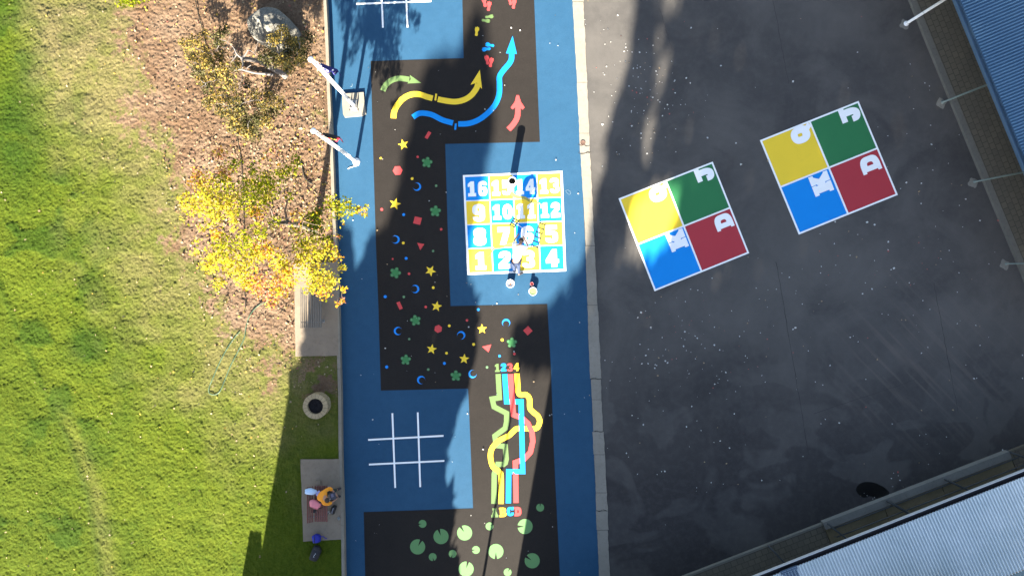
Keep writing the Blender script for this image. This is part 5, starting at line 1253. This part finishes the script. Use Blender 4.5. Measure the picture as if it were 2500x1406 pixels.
# ================================================================== PEOPLE
def skin(name, V_, E_, R_, m, parent, lv=2):
    me = bpy.data.meshes.new(name); me.from_pydata([tuple(v) for v in V_], E_, []); me.materials.append(m); o = link(name, me, parent)
    md = o.modifiers.new('skin', 'SKIN'); md.use_smooth_shade = True
    for i, r in enumerate(R_): me.skin_vertices[0].data[i].radius = (r, r) if not hasattr(r, '__len__') else r
    me.skin_vertices[0].data[0].use_root = True
    sd = o.modifiers.new('sub', 'SUBSURF'); sd.levels = sd.render_levels = lv; return o
class Sk:
    def __init__(s): s.v = []; s.e = []; s.r = []
    def chain(s, start, pts, rad):
        prev = start
        for p, r in zip(pts, rad):
            s.v.append(Vector(p)); s.r.append(r); i = len(s.v)-1
            if prev is not None: s.e.append((prev, i))
            prev = i
        return prev
SKINM = simple('skin', (.33, .17, .11), .55, .1, 20); SKIND = simple('tanned_skin', (.28, .15, .095), .55, .1, 20); HAIR = simple('black_hair', (.008, .007, .007), .5, .3, 30); HAIRB = simple('dark_brown_hair', (.035, .022, .016), .5, .3, 30)
BULK = [1.0]
def person(label, J, shirt, trous, shoe, hair, skinm, loc):
    """J: joint positions; one continuous body, clothing as children"""
    root = empty('person', loc); tag(root, label, 'person'); V3 = {k: Vector(v) for k, v in J.items() if k != 'sleeve'}
    pel, ch, nk, hd = V3['pelvis'], V3['chest'], V3['neck'], V3['head']; mid = lerp(pel, ch, .5)+V3.get('bow', Vector((0, 0, 0)))
    s = Sk(); a = s.chain(None, [pel, mid, ch], [.11, .10, .115]); n_ = s.chain(a, [nk], [.05]); hv = (hd-nk)
    s.chain(n_, [nk+hv*.45, hd, hd+hv.normalized()*.055], [.062, .088, .06])
    fw = V3['face'].normalized(); s.chain(len(s.v)-2, [hd+fw*.075-hv.normalized()*.005, hd+fw*.108-hv.normalized()*.015], [.03, .012])
    for sd in ('L', 'R'):
        sh, el, ha = V3['sh'+sd], V3['el'+sd], V3['ha'+sd]; w = s.chain(a, [sh, lerp(sh, el, .5), el, lerp(el, ha, .5), ha], [.052, .044, .036, .034, .024])
        d = (ha-el).normalized(); side = d.cross(V3['palm'+sd].normalized()).normalized(); pn = V3['palm'+sd].normalized()
        pm = s.chain(w, [ha+d*.05], [.027])
        for k, (off_, ln) in enumerate(((-.03, .062), (-.011, .072), (.009, .068), (.028, .052))):
            b = ha+d*.075+side*off_; s.chain(pm, [b, b+d*ln*.5+pn*.012, b+d*ln*.75+pn*.04], [.010, .009, .008])
        b = ha+d*.03+side*-.036; s.chain(pm, [b, b+d*.03+pn*.03-side*.008], [.011, .009])
        hp, kn, an, to = V3['hp'+sd], V3['kn'+sd], V3['an'+sd], V3['to'+sd]; s.chain(0, [hp, lerp(hp, kn, .5), kn, lerp(kn, an, .4), an, to], [.085, .072, .052, .05, .036, .03])
    skin('body', s.v, s.e, s.r, skinm, root); bk = BULK[0]
    s = Sk(); t0 = lerp(pel, ch, -.02); a = s.chain(None, [t0, mid, ch], [(.125*bk, .135*bk), (.13*bk, .125*bk), (.135*bk, .125*bk)]); s.chain(a, [lerp(ch, nk, .55)], [.075])
    for sd in ('L', 'R'): sh, el = V3['sh'+sd], V3['el'+sd]; s.chain(a, [lerp(ch, sh, .95), lerp(sh, el, .35), lerp(sh, el, J.get('sleeve', .62))] + ([lerp(el, V3['ha'+sd], .45)] if J.get('sleeve', .62) > .9 else []), [.082, .070, .066] + ([.05] if J.get('sleeve', .62) > .9 else []))
    skin('top', s.v, s.e, s.r, shirt, root)
    s = Sk(); a = s.chain(None, [pel], [(.125, .125)])
    for sd in ('L', 'R'): hp, kn, an = V3['hp'+sd], V3['kn'+sd], V3['an'+sd]; s.chain(a, [hp, lerp(hp, kn, .5), kn, lerp(kn, an, .5), lerp(kn, an, .92)], [.10, .086, .068, .06, .052])
    skin('trousers', s.v, s.e, s.r, trous, root)
    for sd in ('L', 'R'):
        an, to = V3['an'+sd], V3['to'+sd]; d = (to-an); d.z = 0; d.normalize(); g = min(an.z, to.z)
        s = Sk(); s.chain(None, [Vector((an.x, an.y, to.z+.012))-d*.055, Vector((an.x, an.y, to.z+.02)), Vector((to.x, to.y, to.z+.005)), Vector((to.x, to.y, to.z))+d*.06], [.042, .048, .045, .032]); skin('shoe', s.v, s.e, s.r, shoe, root)
    hu = hv.normalized(); s = Sk(); s.chain(None, [hd-fw*.045-hu*.05, hd-fw*.028+hu*.01, hd+fw*.01+hu*.052, hd+fw*.055+hu*.055], [.062, .095, .082, .045]); skin('hair', s.v, s.e, s.r, hair, root)
    sdv = fw.cross(hu).normalized()
    for k in (-1, 1):
        mb = MB(); e = hd+fw*.088+sdv*.033*k+hu*.012; mb.lathe(e, [(0, -.011), (.008, -.008), (.011, 0), (.008, .008), (0, .011)], 10); mb.build('eye', PAINTW, root, True)
        s = Sk(); s.chain(None, [hd+sdv*.085*k-hu*.02, hd+sdv*.098*k+hu*.012-fw*.008], [.012, .016]); skin('ear', s.v, s.e, s.r, skinm, root)
    m_ = hd+fw*.094-hu*.052; mb = MB(); mb.tube([m_-sdv*.022, m_+fw*.006, m_+sdv*.022], [.004, .007, .004], 6); mb.build('mouth', simple('lips', (.30, .09, .08)), root, True)
    return root
TEE = simple('white_cotton', (.72, .72, .74), .85, .06, 6); NAVYT = simple('navy_trousers', (.022, .035, .075), .85, .2, 9); SHOED = simple('dark_shoe', (.02, .02, .028), .6, .3, 20)
g = lambda a, b, z: tuple(P(a, b, z))
BULK[0] = 1.22
person('person in a white T-shirt bending over square 6 of the board, painting', dict(
    pelvis=g(1259.5, 636, .86), chest=g(1267, 607, 1.10), bow=(0, 0, .06), neck=g(1271, 595, 1.08), head=g(1272.5, 587, 1.0), face=(.12, .45, -.88),
    shL=g(1255.5, 598, 1.05), elL=g(1255, 588, .78), haL=g(1262, 577, .56), palmL=(.6, .3, -.3),
    shR=g(1281, 604, 1.05), elR=g(1289.5, 601, .86), haR=g(1281, 584, .62), palmR=(-.6, .3, -.3),
    hpL=g(1254.5, 640, .82), knL=g(1254.5, 650, .46), anL=g(1256, 661, .10), toL=g(1257, 651, .07),
    hpR=g(1265, 639, .82), knR=g(1266, 651, .46), anR=g(1266.5, 670, .10), toR=g(1275, 666.5, .07)), TEE, NAVYT, SHOED, HAIR, SKIND, g(1262, 660, 0))
a, b = P(1281.5, 583, .60), P(1287, 572, .05); mb = MB(); mb.tube([a+Vector((0, 0, .12)), a, lerp(a, b, .8), b], [.010, .012, .012, .022], 8)
tag(mb.build('paint_brush', WOOD, None, True), 'brush held by the painter over the edge of square 6', 'paint brush')
ORG = simple('orange_knit', (.72, .26, .02), .9, .1, 14, bs=.4); CAMO = simple('olive_trousers', (.035, .045, .035), .9, .4, 16)
zb = zs
BULK[0] = 1.0
person('person in an orange jumper sitting hunched on the red brown bench', dict(
    pelvis=g(784, 1213, zb+.11), chest=g(791, 1212, zb+.43), bow=(-.09, .0, .03), neck=g(795, 1217, zb+.53), head=g(799, 1220, zb+.60), face=(.72, -.1, -.55),
    shL=g(793, 1198, zb+.42), elL=g(806, 1191, zb+.22), haL=g(818, 1203, zb+.14), palmL=(.1, -.9, -.3),
    shR=g(791, 1229, zb+.42), elR=g(805, 1229, zb+.22), haR=g(818, 1220, zb+.14), palmR=(.1, .9, -.3), sleeve=.96,
    hpL=g(788, 1205, zb+.09), knL=g(813, 1198, zb+.09), anL=g(822, 1195, LZ+.11), toL=g(830, 1192, LZ+.07),
    hpR=g(788, 1220, zb+.09), knR=g(813, 1222, zb+.09), anR=g(820, 1213, LZ+.11), toR=g(829, 1211, LZ+.07)), ORG, CAMO, SHOED, HAIRB, SKINM, g(788, 1213, LZ))
p = P(812, 1210.5, zb+.2); tl = Matrix.Rotation(.15, 3, 'Y'); root = empty('sketch_board', (p.x, p.y, zb+.19)); tag(root, 'dark board held on the lap of the seated person', 'board')
mb = MB(); mb.box((p.x, p.y, zb+.19), (.20, .25, .018), .12, tilt=tl); mb.build('panel', simple('dark_board', (.045, .045, .06), .5), root)
mb = MB(); mb.box((p.x-.01, p.y+.02, zb+.203), (.08, .11, .006), .25, tilt=tl); mb.build('sheet', simple('lilac_paper', (.16, .15, .22), .6), root)

# ================================================================== LIGHT, SKY, CAMERA
W = bpy.data.worlds.new('World'); SC.world = W; W.use_nodes = True; nt = W.node_tree; bg = nt.nodes['Background']
sky = nt.nodes.new('ShaderNodeTexSky'); sky.sky_type = 'NISHITA'; sky.sun_disc = False
sky.sun_elevation = math.atan(TANE/math.hypot(SHX, 1)); sky.sun_rotation = math.pi+math.atan2(SHX, 1); sky.air_density = 1.0; sky.dust_density = 1.2; sky.ozone_density = 1.0
hs = nt.nodes.new('ShaderNodeHueSaturation'); hs.inputs['Saturation'].default_value = .88; nt.links.new(sky.outputs[0], hs.inputs['Color']); nt.links.new(hs.outputs[0], bg.inputs[0]); bg.inputs[1].default_value = .050
sl = bpy.data.lights.new('sun', 'SUN'); sl.energy = 5.0; sl.angle = math.radians(.53); sl.color = (1.0, .90, .74)
so = bpy.data.objects.new('sun', sl); COL.objects.link(so); so.rotation_euler = Vector((SHX, 1, -TANE)).to_track_quat('-Z', 'Y').to_euler(); so.location = (0, -20, 30)
cam = bpy.data.cameras.new('camera'); cam.lens = 24.0; cam.sensor_width = 36.0; cam.clip_end = 2000
cam.shift_x = (1250-NX)/2500; cam.shift_y = -(703-NY)/2500
co = bpy.data.objects.new('camera', cam); COL.objects.link(co); co.location = (0, 0, H); co.rotation_euler = (0, 0, 0); SC.camera = co
SC.view_settings.view_transform = 'Standard'; SC.view_settings.look = 'None'; SC.view_settings.exposure = 3.15; SC.view_settings.gamma = 1.0; SC.view_settings.use_curve_mapping = False
